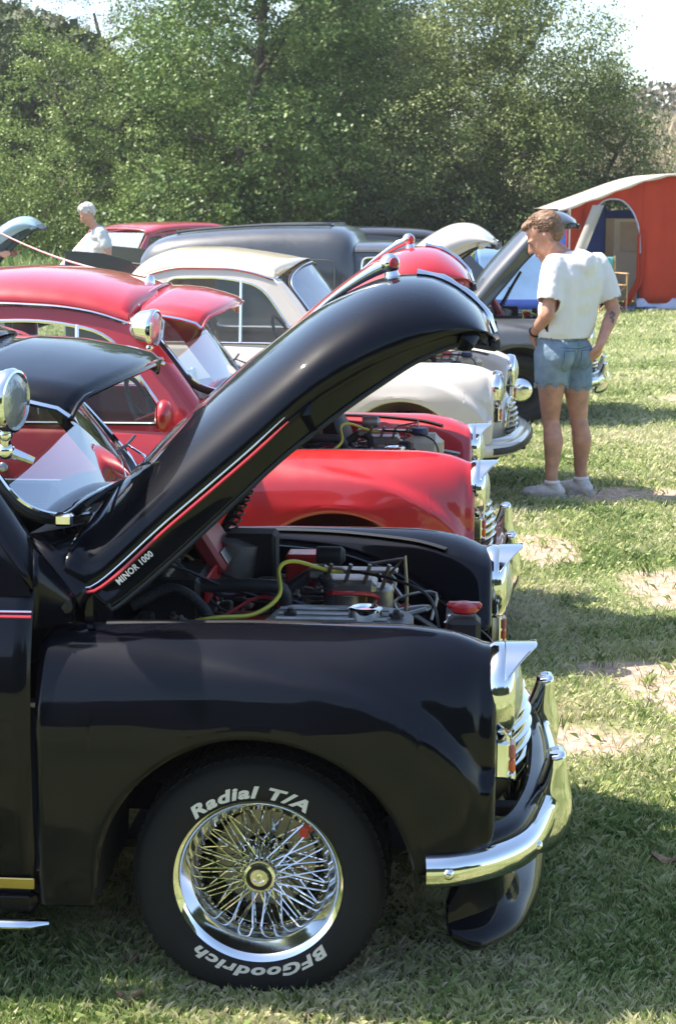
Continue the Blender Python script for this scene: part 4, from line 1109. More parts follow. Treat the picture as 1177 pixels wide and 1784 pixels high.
def ground_material():
    m = bpy.data.materials.new("turf"); m.use_nodes = True; N = m.node_tree.nodes; L = m.node_tree.links; b = N["Principled BSDF"]
    b.inputs["Roughness"].default_value = .95; b.inputs["Specular IOR Level"].default_value = .1
    ge = N.new("ShaderNodeNewGeometry")
    def noise(s, d=6):
        n = N.new("ShaderNodeTexNoise"); n.inputs["Scale"].default_value = s; n.inputs["Detail"].default_value = d
        L.new(ge.outputs["Position"], n.inputs["Vector"]); return n.outputs["Fac"]
    def ramp(inp, stops):
        r = N.new("ShaderNodeValToRGB"); e = r.color_ramp.elements
        while len(e) < len(stops): e.new(.5)
        for k, (p, c) in enumerate(stops): e[k].position = p; e[k].color = (*c, 1)
        L.new(inp, r.inputs[0]); return r.outputs[0]
    def mth(op, a, bb, clamp=False):
        n = N.new("ShaderNodeMath"); n.operation = op; n.use_clamp = clamp
        for i, v in enumerate((a, bb)):
            if isinstance(v, (int, float)): n.inputs[i].default_value = v
            else: L.new(v, n.inputs[i])
        return n.outputs[0]
    def mix(f, a, bb):
        n = N.new("ShaderNodeMix"); n.data_type = 'RGBA'; L.new(f, n.inputs[0])
        for i, v in ((6, a), (7, bb)):
            if isinstance(v, tuple): n.inputs[i].default_value = (*v, 1)
            else: L.new(v, n.inputs[i])
        return n.outputs[2]
    green = ramp(noise(1.3), [(.3, (.10, .14, .05)), (.5, (.19, .22, .10)), (.7, (.30, .30, .16))])
    fine = ramp(noise(38, 8), [(.35, (.05, .07, .02)), (.55, (.17, .20, .07)), (.72, (.36, .35, .18))])
    n0 = N.new("ShaderNodeMix"); n0.data_type = 'RGBA'; n0.inputs[0].default_value = .5; L.new(green, n0.inputs[6]); L.new(fine, n0.inputs[7]); base = n0.outputs[2]
    straw = mth('MULTIPLY', mth('SUBTRACT', noise(2.2), .52), 5, True)
    base = mix(mth('MULTIPLY', straw, .55), base, (.36, .33, .17))
    sep = N.new("ShaderNodeSeparateXYZ"); L.new(ge.outputs["Position"], sep.inputs[0])
    nz = mth('MULTIPLY', mth('SUBTRACT', noise(6, 9), .5), 1.5)
    tot = None
    for cx, cy, rx, ry in DIRT:
        dx = mth('DIVIDE', mth('SUBTRACT', sep.outputs[0], cx), rx); dy = mth('DIVIDE', mth('SUBTRACT', sep.outputs[1], cy), ry)
        d = mth('SQRT', mth('ADD', mth('MULTIPLY', dx, dx), mth('MULTIPLY', dy, dy)), 0)
        f = mth('MULTIPLY', mth('SUBTRACT', mth('ADD', 1.05, nz), d), 2.2, True); tot = f if tot is None else mth('MAXIMUM', tot, f)
    dirt = ramp(noise(22, 9), [(.3, (.27, .19, .14)), (.55, (.42, .31, .24)), (.75, (.54, .43, .33))])
    base = mix(tot, base, dirt)
    L.new(base, b.inputs["Base Color"])
    bp = N.new("ShaderNodeBump"); bp.inputs["Distance"].default_value = .03; bp.inputs["Strength"].default_value = .6; L.new(noise(30, 8), bp.inputs["Height"]); L.new(bp.outputs[0], b.inputs["Normal"])
    return m
def zg(x, y):
    """ground height: dead level where things stand, rising to a rough bank at the far right"""
    x = np.asarray(x, float); y = np.asarray(y, float)
    k = np.clip((y - 40) / 12, 0, 1); k = k * k * (3 - 2 * k); r = np.clip((x - 4) / 5, 0, 1); r = r * r * (3 - 2 * r)
    return k * r * (2.9 + vnoise(x, y, 5, 3) * 1.2)
xs = np.r_[-300, -120, -60, np.linspace(-30, 40, 60), 70, 130, 300]; ys = np.r_[-300, -100, -30, np.linspace(-5, 38, 30), np.linspace(40, 56, 20), np.linspace(60, 90, 8), 150, 400]
X, Y = np.meshgrid(xs, ys, indexing='ij')
g = G().grid(np.stack([X, Y, zg(X, Y)], -1)); o = g.build("ground", ground_material(), sharp=None); tag(o, kind="structure")

def leaf_material(name, stops, rough=.55, transl=.25):
    """colour from a per-face tint attribute: one value for each blade or leaf"""
    m = bpy.data.materials.new(name); m.use_nodes = True; N = m.node_tree.nodes; L = m.node_tree.links; b = N["Principled BSDF"]
    a = N.new("ShaderNodeAttribute"); a.attribute_name = "tint"
    r = N.new("ShaderNodeValToRGB"); e = r.color_ramp.elements
    while len(e) < len(stops): e.new(.5)
    for k, (p, c) in enumerate(stops): e[k].position = p; e[k].color = (*c, 1)
    L.new(a.outputs["Fac"], r.inputs[0]); L.new(r.outputs[0], b.inputs["Base Color"]); b.inputs["Roughness"].default_value = rough
    b.inputs["Specular IOR Level"].default_value = .18
    t = N.new("ShaderNodeBsdfTranslucent"); L.new(r.outputs[0], t.inputs[0]); mx = N.new("ShaderNodeMixShader"); mx.inputs[0].default_value = transl
    L.new(b.outputs[0], mx.inputs[1]); L.new(t.outputs[0], mx.inputs[2]); L.new(mx.outputs[0], N["Material Output"].inputs[0])
    return m
def fast_mesh(name, V, nper, tint, m, parent=None, smooth=False):
    """V (k*nper,3) made of k separate nper-gons, tint per face"""
    k = len(V) // nper; me = bpy.data.meshes.new(name)
    me.vertices.add(len(V)); me.vertices.foreach_set("co", V.astype(np.float32).ravel())
    me.loops.add(len(V)); me.loops.foreach_set("vertex_index", np.arange(len(V), dtype=np.int32))
    me.polygons.add(k); me.polygons.foreach_set("loop_start", np.arange(0, len(V), nper, dtype=np.int32))
    at = me.attributes.new("tint", 'FLOAT', 'FACE'); at.data.foreach_set("value", tint.astype(np.float32))
    me.materials.append(m); me.update(calc_edges=True)
    o = bpy.data.objects.new(name, me); COL.objects.link(o)
    if parent is not None: o.parent = parent
    return o

# grass blades: two triangles-worth each (a bent tapering quad)
def blades(P, h, w, tint, lean=.6, rg=rng):
    n = len(P); a = rg.uniform(0, 2 * np.pi, n); d = np.stack([np.cos(a), np.sin(a), 0 * a], 1); s = np.stack([-np.sin(a), np.cos(a), 0 * a], 1)
    l = rg.uniform(.05, lean, n)[:, None] * h[:, None]
    up = np.array([0, 0, 1.]) * h[:, None]
    p0 = P - s * w[:, None]; p1 = P + s * w[:, None]; pm = P + up * .6 + d * l * .35; p2 = pm + s * w[:, None] * .75; p3 = P + up * np.sqrt(np.maximum(.1, 1 - .5 * (l / h[:, None]) ** 2)) + d * l
    return np.stack([p0, p1, p2, p3], 1).reshape(-1, 3)
def dirt_amount(x, y):
    m = np.zeros_like(x)
    for cx, cy, rx, ry in DIRT:
        d = np.sqrt(((x - cx) / rx) ** 2 + ((y - cy) / ry) ** 2); m = np.maximum(m, np.clip((1.45 - d) * 1.5, 0, .97))
    return m
pts = []
for (y0, y1, dens) in ((2.6, 4.2, 20000), (4.2, 6, 17000), (6, 9, 9500), (9, 13, 4400), (13, 19, 1900), (19, 32, 460)):
    w0 = -.235 * y1 - .9; w1 = .235 * y1 + 1.0
    n = int((y1 - y0) * (w1 - w0) * dens); x = rng.uniform(w0, w1, n); y = rng.uniform(y0, y1, n)
    hid = (x < .2 + np.clip((y - 9) * .12, 0, 1.5)) & (y > 4.35) & (y < 15.5)      # under the parked cars
    keep = ~hid
    pts.append(np.stack([x, y], 1)[keep])
P = np.vstack(pts); x, y = P[:, 0], P[:, 1]
cl = vnoise(x, y, .16, 1) * .5 + vnoise(x, y, .6, 2) * .3 + vnoise(x, y, .06, 5) * .35
keep = (rng.random(len(x)) < np.clip(.30 + 1.1 * cl, 0, 1)) & (rng.random(len(x)) > dirt_amount(x, y) * .95)
x, y, cl = x[keep], y[keep], cl[keep]
far = np.clip((y - 4) / 22, 0, 1)
h = (.016 + .036 * cl * rng.uniform(.5, 1.5, len(x))) * (1 + .5 * far); w = (.0006 + .0008 * rng.random(len(x))) * (1 + 3.2 * far)
dry = vnoise(x, y, .8, 9) * .8 + vnoise(x, y, .22, 12) * .5
tint = np.clip(rng.normal(0, .22, len(x)) + .15 + .68 * dry, 0, 1)
V = blades(np.stack([x, y, zg(x, y)], 1), h, w, tint, 1.1)
M_grass = leaf_material("grass_blade", [(.0, (.07, .13, .04)), (.26, (.18, .27, .08)), (.50, (.40, .46, .18)), (.78, (.60, .58, .34)), (1, (.68, .60, .44))], .65, .3)
tag(fast_mesh("grass", V, 4, tint, M_grass), kind="stuff")
# coarser tufts that stand proud of the turf
n = 420; x = rng.uniform(-1.5, 5, n); y = 3.3 + 14 * rng.random(n) ** 1.6; k = ~((x < .4) & (y > 4.3)); x, y = x[k], y[k]
cx = np.repeat(x, 16) + rng.normal(0, .02, 16 * len(x)); cy = np.repeat(y, 16) + rng.normal(0, .02, 16 * len(x))
V = blades(np.stack([cx, cy, 0 * cx], 1), rng.uniform(.03, .07, len(cx)), rng.uniform(.0012, .0024, len(cx)), None, .8)
tag(fast_mesh("grass_tufts", V, 4, np.clip(np.repeat(rng.uniform(.05, .6, len(x)), 16) + rng.normal(0, .1, len(cx)), 0, 1), M_grass), kind="stuff")
# weeds and long grass along the wood edge
n = 26000; x = rng.uniform(-13, 9, n); y = rng.uniform(27.5, 33.5, n)
k = (rng.random(n) < .35 + vnoise(x, y, 1.2, 21)) & ~((x > 3.0) & (y < 31.5)); x, y = x[k], y[k]
V = blades(np.stack([x, y, zg(x, y)], 1), rng.uniform(.35, 1.1, len(x)) * (.5 + .7 * vnoise(x, y, .9, 8)), rng.uniform(.008, .02, len(x)), None, .6)
tag(fast_mesh("long_grass", V, 4, np.clip(.35 + rng.normal(0, .2, len(x)), 0, 1), M_grass), kind="stuff")
# dry reeds on the bank at the far right
n = 30000; x = rng.uniform(5, 18, n); y = rng.uniform(42, 60, n)
V = blades(np.stack([x, y, zg(x, y)], 1), rng.uniform(.4, 1.3, n), rng.uniform(.012, .03, n), None, .5)
tag(fast_mesh("dry_reeds", V, 4, np.clip(.5 + rng.normal(0, .3, n), 0, 1), leaf_material("reed", [(0, (.20, .22, .10)), (.5, (.42, .36, .24)), (1, (.58, .50, .40))])), kind="stuff")

# ------------------------------------------------------------------ trees
LEAF = {
 'maple': leaf_material("maple_leaves", [(0, (.05, .09, .028)), (.4, (.11, .18, .048)), (.75, (.20, .28, .08)), (1, (.34, .41, .16))], .42, .22),
 'birch': leaf_material("birch_leaves", [(0, (.06, .095, .03)), (.4, (.135, .18, .055)), (.75, (.25, .29, .10)), (1, (.44, .45, .22))], .42, .25),
 'light': leaf_material("light_leaves", [(0, (.07, .115, .035)), (.4, (.16, .23, .06)), (.75, (.27, .34, .11)), (1, (.40, .46, .20))], .42, .25),
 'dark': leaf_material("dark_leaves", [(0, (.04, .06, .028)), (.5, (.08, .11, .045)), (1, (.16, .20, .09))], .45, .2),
 'grey': leaf_material("budding_twigs", [(0, (.10, .085, .065)), (.5, (.17, .15, .11)), (1, (.28, .25, .19))], .6, .15)}
M_bark = mat("bark", (.10, .08, .065), rough=.9, var=.45, scale=9, bump=.6, bscale=25)
def make_tree(name, X_, Y_, H_, rad, kind, label, leaf=.09, dens=1.0, low=.05, group=None, seed=0, droop=0.0, cat="tree", lobes=16):
    rg = np.random.default_rng(seed + 100)
    t = empty(name, (X_, Y_, float(zg(X_, Y_))), rg.uniform(0, 6), label=label, cat=cat, group=group)
    # trunk and limbs
    g = G(); tips = []
    nst = 1 if cat == "tree" else 4
    for s_ in range(nst):
        b = np.array([rg.normal(0, .12), rg.normal(0, .12), -.1]) * (1 if nst > 1 else .3)
        tr_h = H_ * .80; pth = catmull([b, b + [rg.normal(0, .12), rg.normal(0, .12), tr_h * .35], b + [rg.normal(0, .35), rg.normal(0, .35), tr_h * .7], b + [rg.normal(0, .5), rg.normal(0, .5), tr_h]], 24)
        r0 = .022 * H_ / nst ** .5; g.tube(pth, np.linspace(r0, r0 * .2, 24), 8)
        for i in range(10 if nst == 1 else 3):
            k = int(rg.uniform(4, 21)); a = rg.uniform(0, 2 * math.pi); L_ = rad * rg.uniform(.5, .95) * (1.1 - k / 30)
            d = np.array([math.cos(a), math.sin(a), rg.uniform(.15, .7)])
            q = catmull([pth[k], pth[k] + d * L_ * .4, pth[k] + d * L_ * .75 + [0, 0, .1 * L_], pth[k] + d * L_ + [0, 0, (.25 - droop) * L_]], 12)
            g.tube(q, np.linspace(r0 * .45, r0 * .08, 12), 6)
            for j in range(3):
                kk = int(rg.integers(4, 11)); a2 = a + rg.normal(0, .8); dd = np.array([math.cos(a2), math.sin(a2), rg.uniform(-.1, .7)]) * L_ * .4
                g.tube([q[kk], q[kk] + dd * .5, q[kk] + dd + [0, 0, -.1 * L_ * droop]], [r0 * .14, r0 * .09, r0 * .04], 5)
    g.build("trunk", M_bark, t)
    # crown: uneven lobes filled with leaf clumps
    C = []; Rr = []
    for i in range(lobes):
        z = low * H_ + (H_ * (1 - low)) * ((i + .5) / lobes) ** .9
        f = ((z / H_ - low) / (1 - low)); prof = math.sin(math.pi * (0.16 + .80 * f)) ** .75
        a = i * 2.4 + rg.normal(0, .4); rr = rad * prof
        C.append([math.cos(a) * rr * rg.uniform(.35, .78), math.sin(a) * rr * rg.uniform(.35, .78), z - .1 * H_ * 0]); Rr.append(rr * rg.uniform(.34, .58) + .10)
    C = np.array(C); Rr = np.array(Rr)
    leaf = leaf * .80
    ncl = int(dens * 27 * (Rr ** 2).sum() / leaf ** .5 * .55)
    li = rg.choice(lobes, ncl, p=Rr ** 2 / (Rr ** 2).sum())
    d = rg.normal(size=(ncl, 3)); d /= np.linalg.norm(d, axis=1)[:, None]
    rr = Rr[li][:, None] * (rg.uniform(.55, 1.08, (ncl, 1)) ** .6)
    cc = C[li] + d * rr * [1, 1, .85]; cc[:, 2] = np.clip(cc[:, 2], .08, None)
    keep = rg.random(ncl) < np.clip(-.25 + 1.9 * vnoise(cc[:, 0] * 1 + 31 + cc[:, 2] * .7, cc[:, 1] + cc[:, 2] * .9 + 17, .6, seed), 0, 1); cc, d, li = cc[keep], d[keep], li[keep]
    k = 44; n = len(cc) * k
    off = rg.normal(size=(n, 3)) * [.17, .17, .09] * (leaf / .09) ** .6
    if droop: off[:, 2] -= abs(rg.normal(0, .18, n)) * droop * 1.6
    Pp = np.repeat(cc, k, 0) + off
    nn = np.repeat(d, k, 0) * .5 + rg.normal(size=(n, 3)) * .55 + [0, 0, .45]; nn /= np.linalg.norm(nn, axis=1)[:, None]
    u = np.cross(nn, rg.normal(size=(n, 3))); u /= np.linalg.norm(u, axis=1)[:, None] + 1e-9; v = np.cross(nn, u)
    sz = leaf * rg.uniform(.5, 1.25, n)[:, None]
    V = np.stack([Pp - u * sz * .5, Pp + v * sz * .33 + nn * sz * .06, Pp + u * sz * .55, Pp - v * sz * .33 + nn * sz * .06], 1).reshape(-1, 3)
    tint = np.repeat(np.clip(rg.normal(.40, .16, len(cc)), 0, 1), k) + rg.normal(0, .13, n) + .10 * np.clip(Pp[:, 2] / H_, 0, 1)  # random by clump and leaf, lighter towards the top of the crown
    fast_mesh("crown", V, 4, np.clip(tint, 0, 1), LEAF[kind], t)
    return t
TR = [
 ("maple_tree", -2.0, 35.0, 8.6, 2.75, 'maple', "large dense green tree rising over the dark van", .12, 1.5, .04, 1, 0, 22),
 ("birch_tree", 3.25, 35.5, 7.1, 3.05, 'birch', "broad pale green tree with slanting limbs left of the tent", .085, 1.5, .04, 2, .5, 26),
 ("birch_tree", 5.35, 36.6, 4.6, 1.9, 'birch', "lower drooping tree edging the open sky at right", .085, 1.3, .04, 3, .5, 16),
 ("ash_tree", -6.1, 36.0, 5.4, 1.75, 'light', "light green rounded tree at the far left", .085, 1.3, .04, 4, 0, 16),
 ("ash_tree", -4.3, 36.5, 5.6, 1.7, 'light', "yellow green tree between the light left tree and the big dense one", .085, 1.2, .04, 5, 0, 16),
 ("oak_tree", .4, 37.5, 9.0, 2.3, 'maple', "tall green tree in the middle between the two biggest crowns", .10, 1.2, .06, 6, 0, 18),
 ("sapling", -.85, 33.6, 3.7, .95, 'light', "slim bright sapling in front of the big dense tree", .09, 1.5, .04, 7, 0, 9),
 ("sapling", -2.55, 33.6, 2.6, 1.0, 'light', "short leafy sapling above the roof of the dark van", .09, 1.5, .02, 8, 0, 9),
 ("sapling", -3.6, 33.8, 3.4, .95, 'light', "bright sapling above the roof of the red hatchback", .09, 1.5, .02, 9, 0, 9),
 ("hazel_bush", -5.6, 34.0, 3.0, 1.35, 'light', "bright bush behind the grey-haired man", .08, 1.3, .02, 10, 0, 11),
 ("hazel_bush", -7.0, 34.2, 3.1, 1.3, 'light', "bright bush at the left edge behind the pale blue car", .08, 1.3, .02, 11, 0, 11),
 ("dark_bush", .9, 34.4, 2.7, 1.4, 'dark', "dark-leaved bush behind the red bonnets", .09, 1.3, .02, 12, 0, 12),
 ("dark_bush", 2.8, 34.6, 2.5, 1.4, 'dark', "dark-leaved bush behind the standing man's head", .09, 1.3, .02, 13, 0, 12),
 ("dark_bush", 5.2, 34.8, 2.4, 1.2, 'dark', "dark-leaved bush just behind the tent", .09, 1.3, .02, 14, 0, 12),
 ("bare_tree", -6.4, 47.0, 8.6, 2.6, 'grey', "greyish brown budding tree showing above the left trees", .07, .9, .3, 15, .1, 16),
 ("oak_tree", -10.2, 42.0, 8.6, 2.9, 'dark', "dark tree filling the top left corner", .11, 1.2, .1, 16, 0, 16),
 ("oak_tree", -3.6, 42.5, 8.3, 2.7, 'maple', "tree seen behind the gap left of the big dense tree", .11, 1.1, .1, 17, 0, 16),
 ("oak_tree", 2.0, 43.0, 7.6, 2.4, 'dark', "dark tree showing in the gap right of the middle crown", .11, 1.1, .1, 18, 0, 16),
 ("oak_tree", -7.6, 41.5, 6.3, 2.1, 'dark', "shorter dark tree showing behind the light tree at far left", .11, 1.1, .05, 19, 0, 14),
]
for (nm, x_, y_, h_, r_, kd, lb, lf, dn, lo, sd_, dr, lo_n) in TR:
    make_tree(nm, x_, y_, h_, r_, kd, lb, lf, dn, lo, "trees along the edge of the wood", sd_, dr, "bush" if "bush" in nm else "tree", lo_n)
# far wood closing the gaps, and the one behind the photographer that the paintwork mirrors
def mass(name, x0, x1, y0, y1, H0, n, seed, kind, leaf=.3):
    rg = np.random.default_rng(seed); x = rg.uniform(x0, x1, n); y = rg.uniform(y0, y1, n)
    top = H0 * (.72 + .5 * vnoise(x, y * 0, 2.6, seed)); z = top * rg.random(n) ** .8
    P = np.stack([x, y, z + zg(x, y)], 1)
    nn = rg.normal(size=(n, 3)) + [0, 0, .5]; nn /= np.linalg.norm(nn, axis=1)[:, None]; u = np.cross(nn, rg.normal(size=(n, 3))); u /= np.linalg.norm(u, axis=1)[:, None]; v = np.cross(nn, u); sz = leaf * rg.uniform(.5, 1.2, n)[:, None]
    V = np.stack([P - u * sz, P + v * sz * .7, P + u * sz, P - v * sz * .7], 1).reshape(-1, 3)
    tag(fast_mesh(name, V, 4, np.clip(rg.normal(.35, .2, n), 0, 1), LEAF[kind]), kind="stuff")
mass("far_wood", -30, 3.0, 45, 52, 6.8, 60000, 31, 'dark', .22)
mass("distant_wood", 3, 60, 80, 95, 3.4, 60000, 32, 'grey', .16)
mass("wood_behind", -25, 25, -17, -13, 6.5, 22000, 33, 'dark', .38)
# a few dead leaves and twigs lying on the turf
M_dead = mat("dead_leaf", (.30, .19, .12), rough=.8, var=.3, scale=40)
for (x_, y_, r_, lb) in ((.885, 4.33, .035, "curled dead leaf on the shaded grass right of the front bumper"), (-.49, 3.70, .022, "pale dead leaf lying left of the front wheel"), (-.47, 3.52, .030, "brown dead leaf on the grass below the car's sill")):
    g = G(); Q = []
    for i in range(7):
        t_ = i / 6; w_ = r_ * .5 * math.sin(math.pi * min(1, t_ + .05)) + .001
        Q.append([[(t_ - .5) * 2 * r_, j * w_, .018 + .012 * abs(j) + .010 * math.sin(t_ * 5 + x_ * 9)] for j in (-1, -.5, 0, .5, 1)])
    l_ = G().grid(np.array(Q)).build("dead_leaf", M_dead, None, solid=.001); l_.location = (x_, y_, .012); l_.rotation_euler = (0.2, .1, x_ * 7); tag(l_, lb, "leaf", "dead leaves on the grass")
# ================================================================== people
M_skin = mat("skin", (.50, .25, .17), rough=.5, var=.2, scale=16, bump=.05, bscale=60); M_skin.node_tree.nodes["Principled BSDF"].inputs["Subsurface Weight"].default_value = .0
M_skin2 = mat("paler_skin", (.60, .30, .22), rough=.5, var=.08, scale=9)  # paler, pinker tone for the background figures
M_hair = mat("brown_hair", (.20, .11, .06), rough=.55, var=.5, scale=45, bump=1.0, bscale=70)
M_hairgrey = mat("grey_hair", (.62, .58, .54), rough=.6, var=.2, scale=45, bump=.8, bscale=70)
def fabric(name, col, var=.08, scale=5, bump=.25, bscale=14, **k):
    return mat(name, col, rough=.9, var=var, scale=scale, bump=bump, bscale=bscale, spec=.1, **k)
M_shirt = fabric("white_cotton", (.74, .73, .72), .03, 4, .5, 9)
M_denim = fabric("faded_denim", (.13, .20, .27), scale=9, col2=(.26, .34, .42), bump=.5, bscale=30)
M_seam = fabric("denim_seam", (.06, .10, .15), .2, 20)
M_leather = mat("leather_patch", (.34, .22, .14), rough=.7, var=.2, scale=30)
M_trainer = mat("white_trainer", (.60, .57, .55), rough=.6, var=.15, scale=30, bump=.3, bscale=60)
M_sole = mat("shoe_sole", (.40, .38, .36), rough=.7, var=.2)
M_tattoo = mat("tattoo_ink", (.16, .12, .11), rough=.6, var=.3, scale=60)

def remesh(g, name, m, parent, voxel, smooth=6, disp=0, dsize=.1):
    """fuse overlapping primitives into one continuous skin"""
    me = bpy.data.meshes.new(name); me.from_pydata(np.vstack(g.V).tolist(), [], g.F); o = bpy.data.objects.new("t", me); COL.objects.link(o)
    bm = bmesh.new(); bm.from_mesh(me); bmesh.ops.recalc_face_normals(bm, faces=bm.faces); bm.to_mesh(me); bm.free()
    r = o.modifiers.new("r", 'REMESH'); r.mode = 'VOXEL'; r.voxel_size = voxel; r.use_smooth_shade = True
    s_ = o.modifiers.new("s", 'SMOOTH'); s_.iterations = smooth; s_.factor = .5
    if disp:
        t = bpy.data.textures.new("n", 'CLOUDS'); t.noise_scale = dsize; d = o.modifiers.new("d", 'DISPLACE'); d.texture = t; d.strength = disp; d.mid_level = .5
    dg = bpy.context.evaluated_depsgraph_get(); nm = bpy.data.meshes.new_from_object(o.evaluated_get(dg)); bpy.data.objects.remove(o)
    nm.name = name; nm.materials.clear(); nm.materials.append(m)
    o = bpy.data.objects.new(name, nm); COL.objects.link(o)
    if parent is not None: o.parent = parent
    return o

def rotm(yaw=0, pitch=0, roll=0):
    return np.array(Matrix.Rotation(yaw, 3, 'Z') @ Matrix.Rotation(pitch, 3, 'Y') @ Matrix.Rotation(roll, 3, 'X'))

def head_geo(g, c, Rm, k=1.0):
    """head facing local +x; c is the centre of the skull, k scale. returns mapper"""
    f = lambda x, y, z: c + Rm @ (np.array([x, y, z]) * k)
    M4 = np.eye(4); M4[:3, :3] = Rm
    g.ball(f(-.015, 0, .03), np.array([.097, .076, .092]) * k, 20, 14, M4)
    g.ball(f(.018, 0, -.02), np.array([.074, .066, .088]) * k, 20, 14, M4)          # face mass
    g.cap(f(.035, 0, -.082), f(.072, 0, -.098), .040 * k, .024 * k)                   # jaw, chin
    for s_ in (-1, 1):
        g.cap(f(-.012, s_ * .052, -.055), f(.055, s_ * .022, -.095), .022 * k, .020 * k)
        g.ball(f(.063, s_ * .036, -.025), np.array([.020, .022, .018]) * k, 10, 8, M4)  # cheekbone
        g.cap(f(.080, s_ * .012, .022), f(.070, s_ * .048, .018), .011 * k, .010 * k)  # brow
        g.ball(f(-.008, s_ * .078, -.010), np.array([.020, .008, .032]) * k, 12, 8, M4)  # ear
        g.cap(f(-.004, s_ * .082, .012), f(-.016, s_ * .083, -.016), .007 * k, .006 * k)
    g.cap(f(.088, 0, .010), f(.112, 0, -.024), .009 * k, .012 * k)                     # nose
    for s_ in (-1, 1): g.ball(f(.100, s_ * .010, -.029), .009 * k, 8, 6)
    g.cap(f(.090, -.016, -.056), f(.090, .016, -.056), .008 * k, .008 * k)             # lips
    g.cap(f(.087, -.014, -.067), f(.087, .014, -.067), .009 * k, .009 * k)
    return f, M4

def hand_geo(g, w, dirv, palm_n, side, k=1.0, curl=.6):
    """palm and five bent fingers starting at wrist w along dirv; palm_n is the way the palm faces; side is thumb direction"""
    d = np.array(dirv, float); d /= np.linalg.norm(d); n_ = np.array(palm_n, float); n_ -= d * n_.dot(d); n_ /= np.linalg.norm(n_); s_ = np.cross(d, n_) * side
    g.cap(w - d * .01, w + d * .035 * k, .024 * k, .026 * k)
    for j, (o, L) in enumerate(((.030, .070), (.010, .078), (-.010, .072), (-.028, .058))):
        b = w + d * .02 * k + s_ * o * .6 * k; kn = w + d * .080 * k + s_ * o * k
        g.cap(b, kn, .014 * k, .0115 * k, 8)
        p1 = kn + (d * math.cos(curl * .7) + n_ * math.sin(curl * .7)) * L * .45 * k
        p2 = p1 + (d * math.cos(curl * 1.7) + n_ * math.sin(curl * 1.7)) * L * .32 * k
        p3 = p2 + (d * math.cos(curl * 2.5) + n_ * math.sin(curl * 2.5)) * L * .23 * k
        g.cap(kn, p1, .0105 * k, .0095 * k, 8); g.cap(p1, p2, .0095 * k, .0085 * k, 8); g.cap(p2, p3, .0085 * k, .007 * k, 8)
    t0 = w + d * .018 * k + s_ * .022 * k; t1 = t0 + (d * .7 + s_ * .75 + n_ * .25) * .040 * k; t2 = t1 + (d * .95 + s_ * .3 + n_ * .4) * .034 * k
    g.cap(t0, t1, .014 * k, .012 * k, 8); g.cap(t1, t2, .011 * k, .009 * k, 8)

def curls(par, name, m, f, n, seed, length=.028, back=True, k=1.0, front=.35, straight=False):
    """short locks over the scalp: small bent tufts rooted in the skull ellipsoid"""
    rg = np.random.default_rng(seed); g = G(); cnt = 0
    while cnt < n:
        d = rg.normal(size=3); d /= np.linalg.norm(d)
        if d[2] < -.55 or (d[0] > .16 and d[2] < .62) or (d[0] > -.1 and d[2] < .05 + .2 * d[0]): continue
        if d[2] < -.2 and d[0] > -.35: continue
        p = np.array([-.015, 0, .03]) + d * np.array([.098, .079, .093])
        t = np.cross(d, rg.normal(size=3)); t /= np.linalg.norm(t)
        L = length * rg.uniform(.6, 1.2) * (1 + .5 * max(0, d[2]))
        q = [p - d * .004, p + d * L * .45 + t * L * .12, p + d * L * .62 + t * L * .55, p + d * L * (.40 if not straight else .2) + t * L * (.85 if not straight else 1.2)]
        q = [f(*v) for v in q]
        g.tube(q, np.array([.0065, .0075, .0065, .003]) * k, 5); cnt += 1
    return g.build(name, m, par, sharp=None)

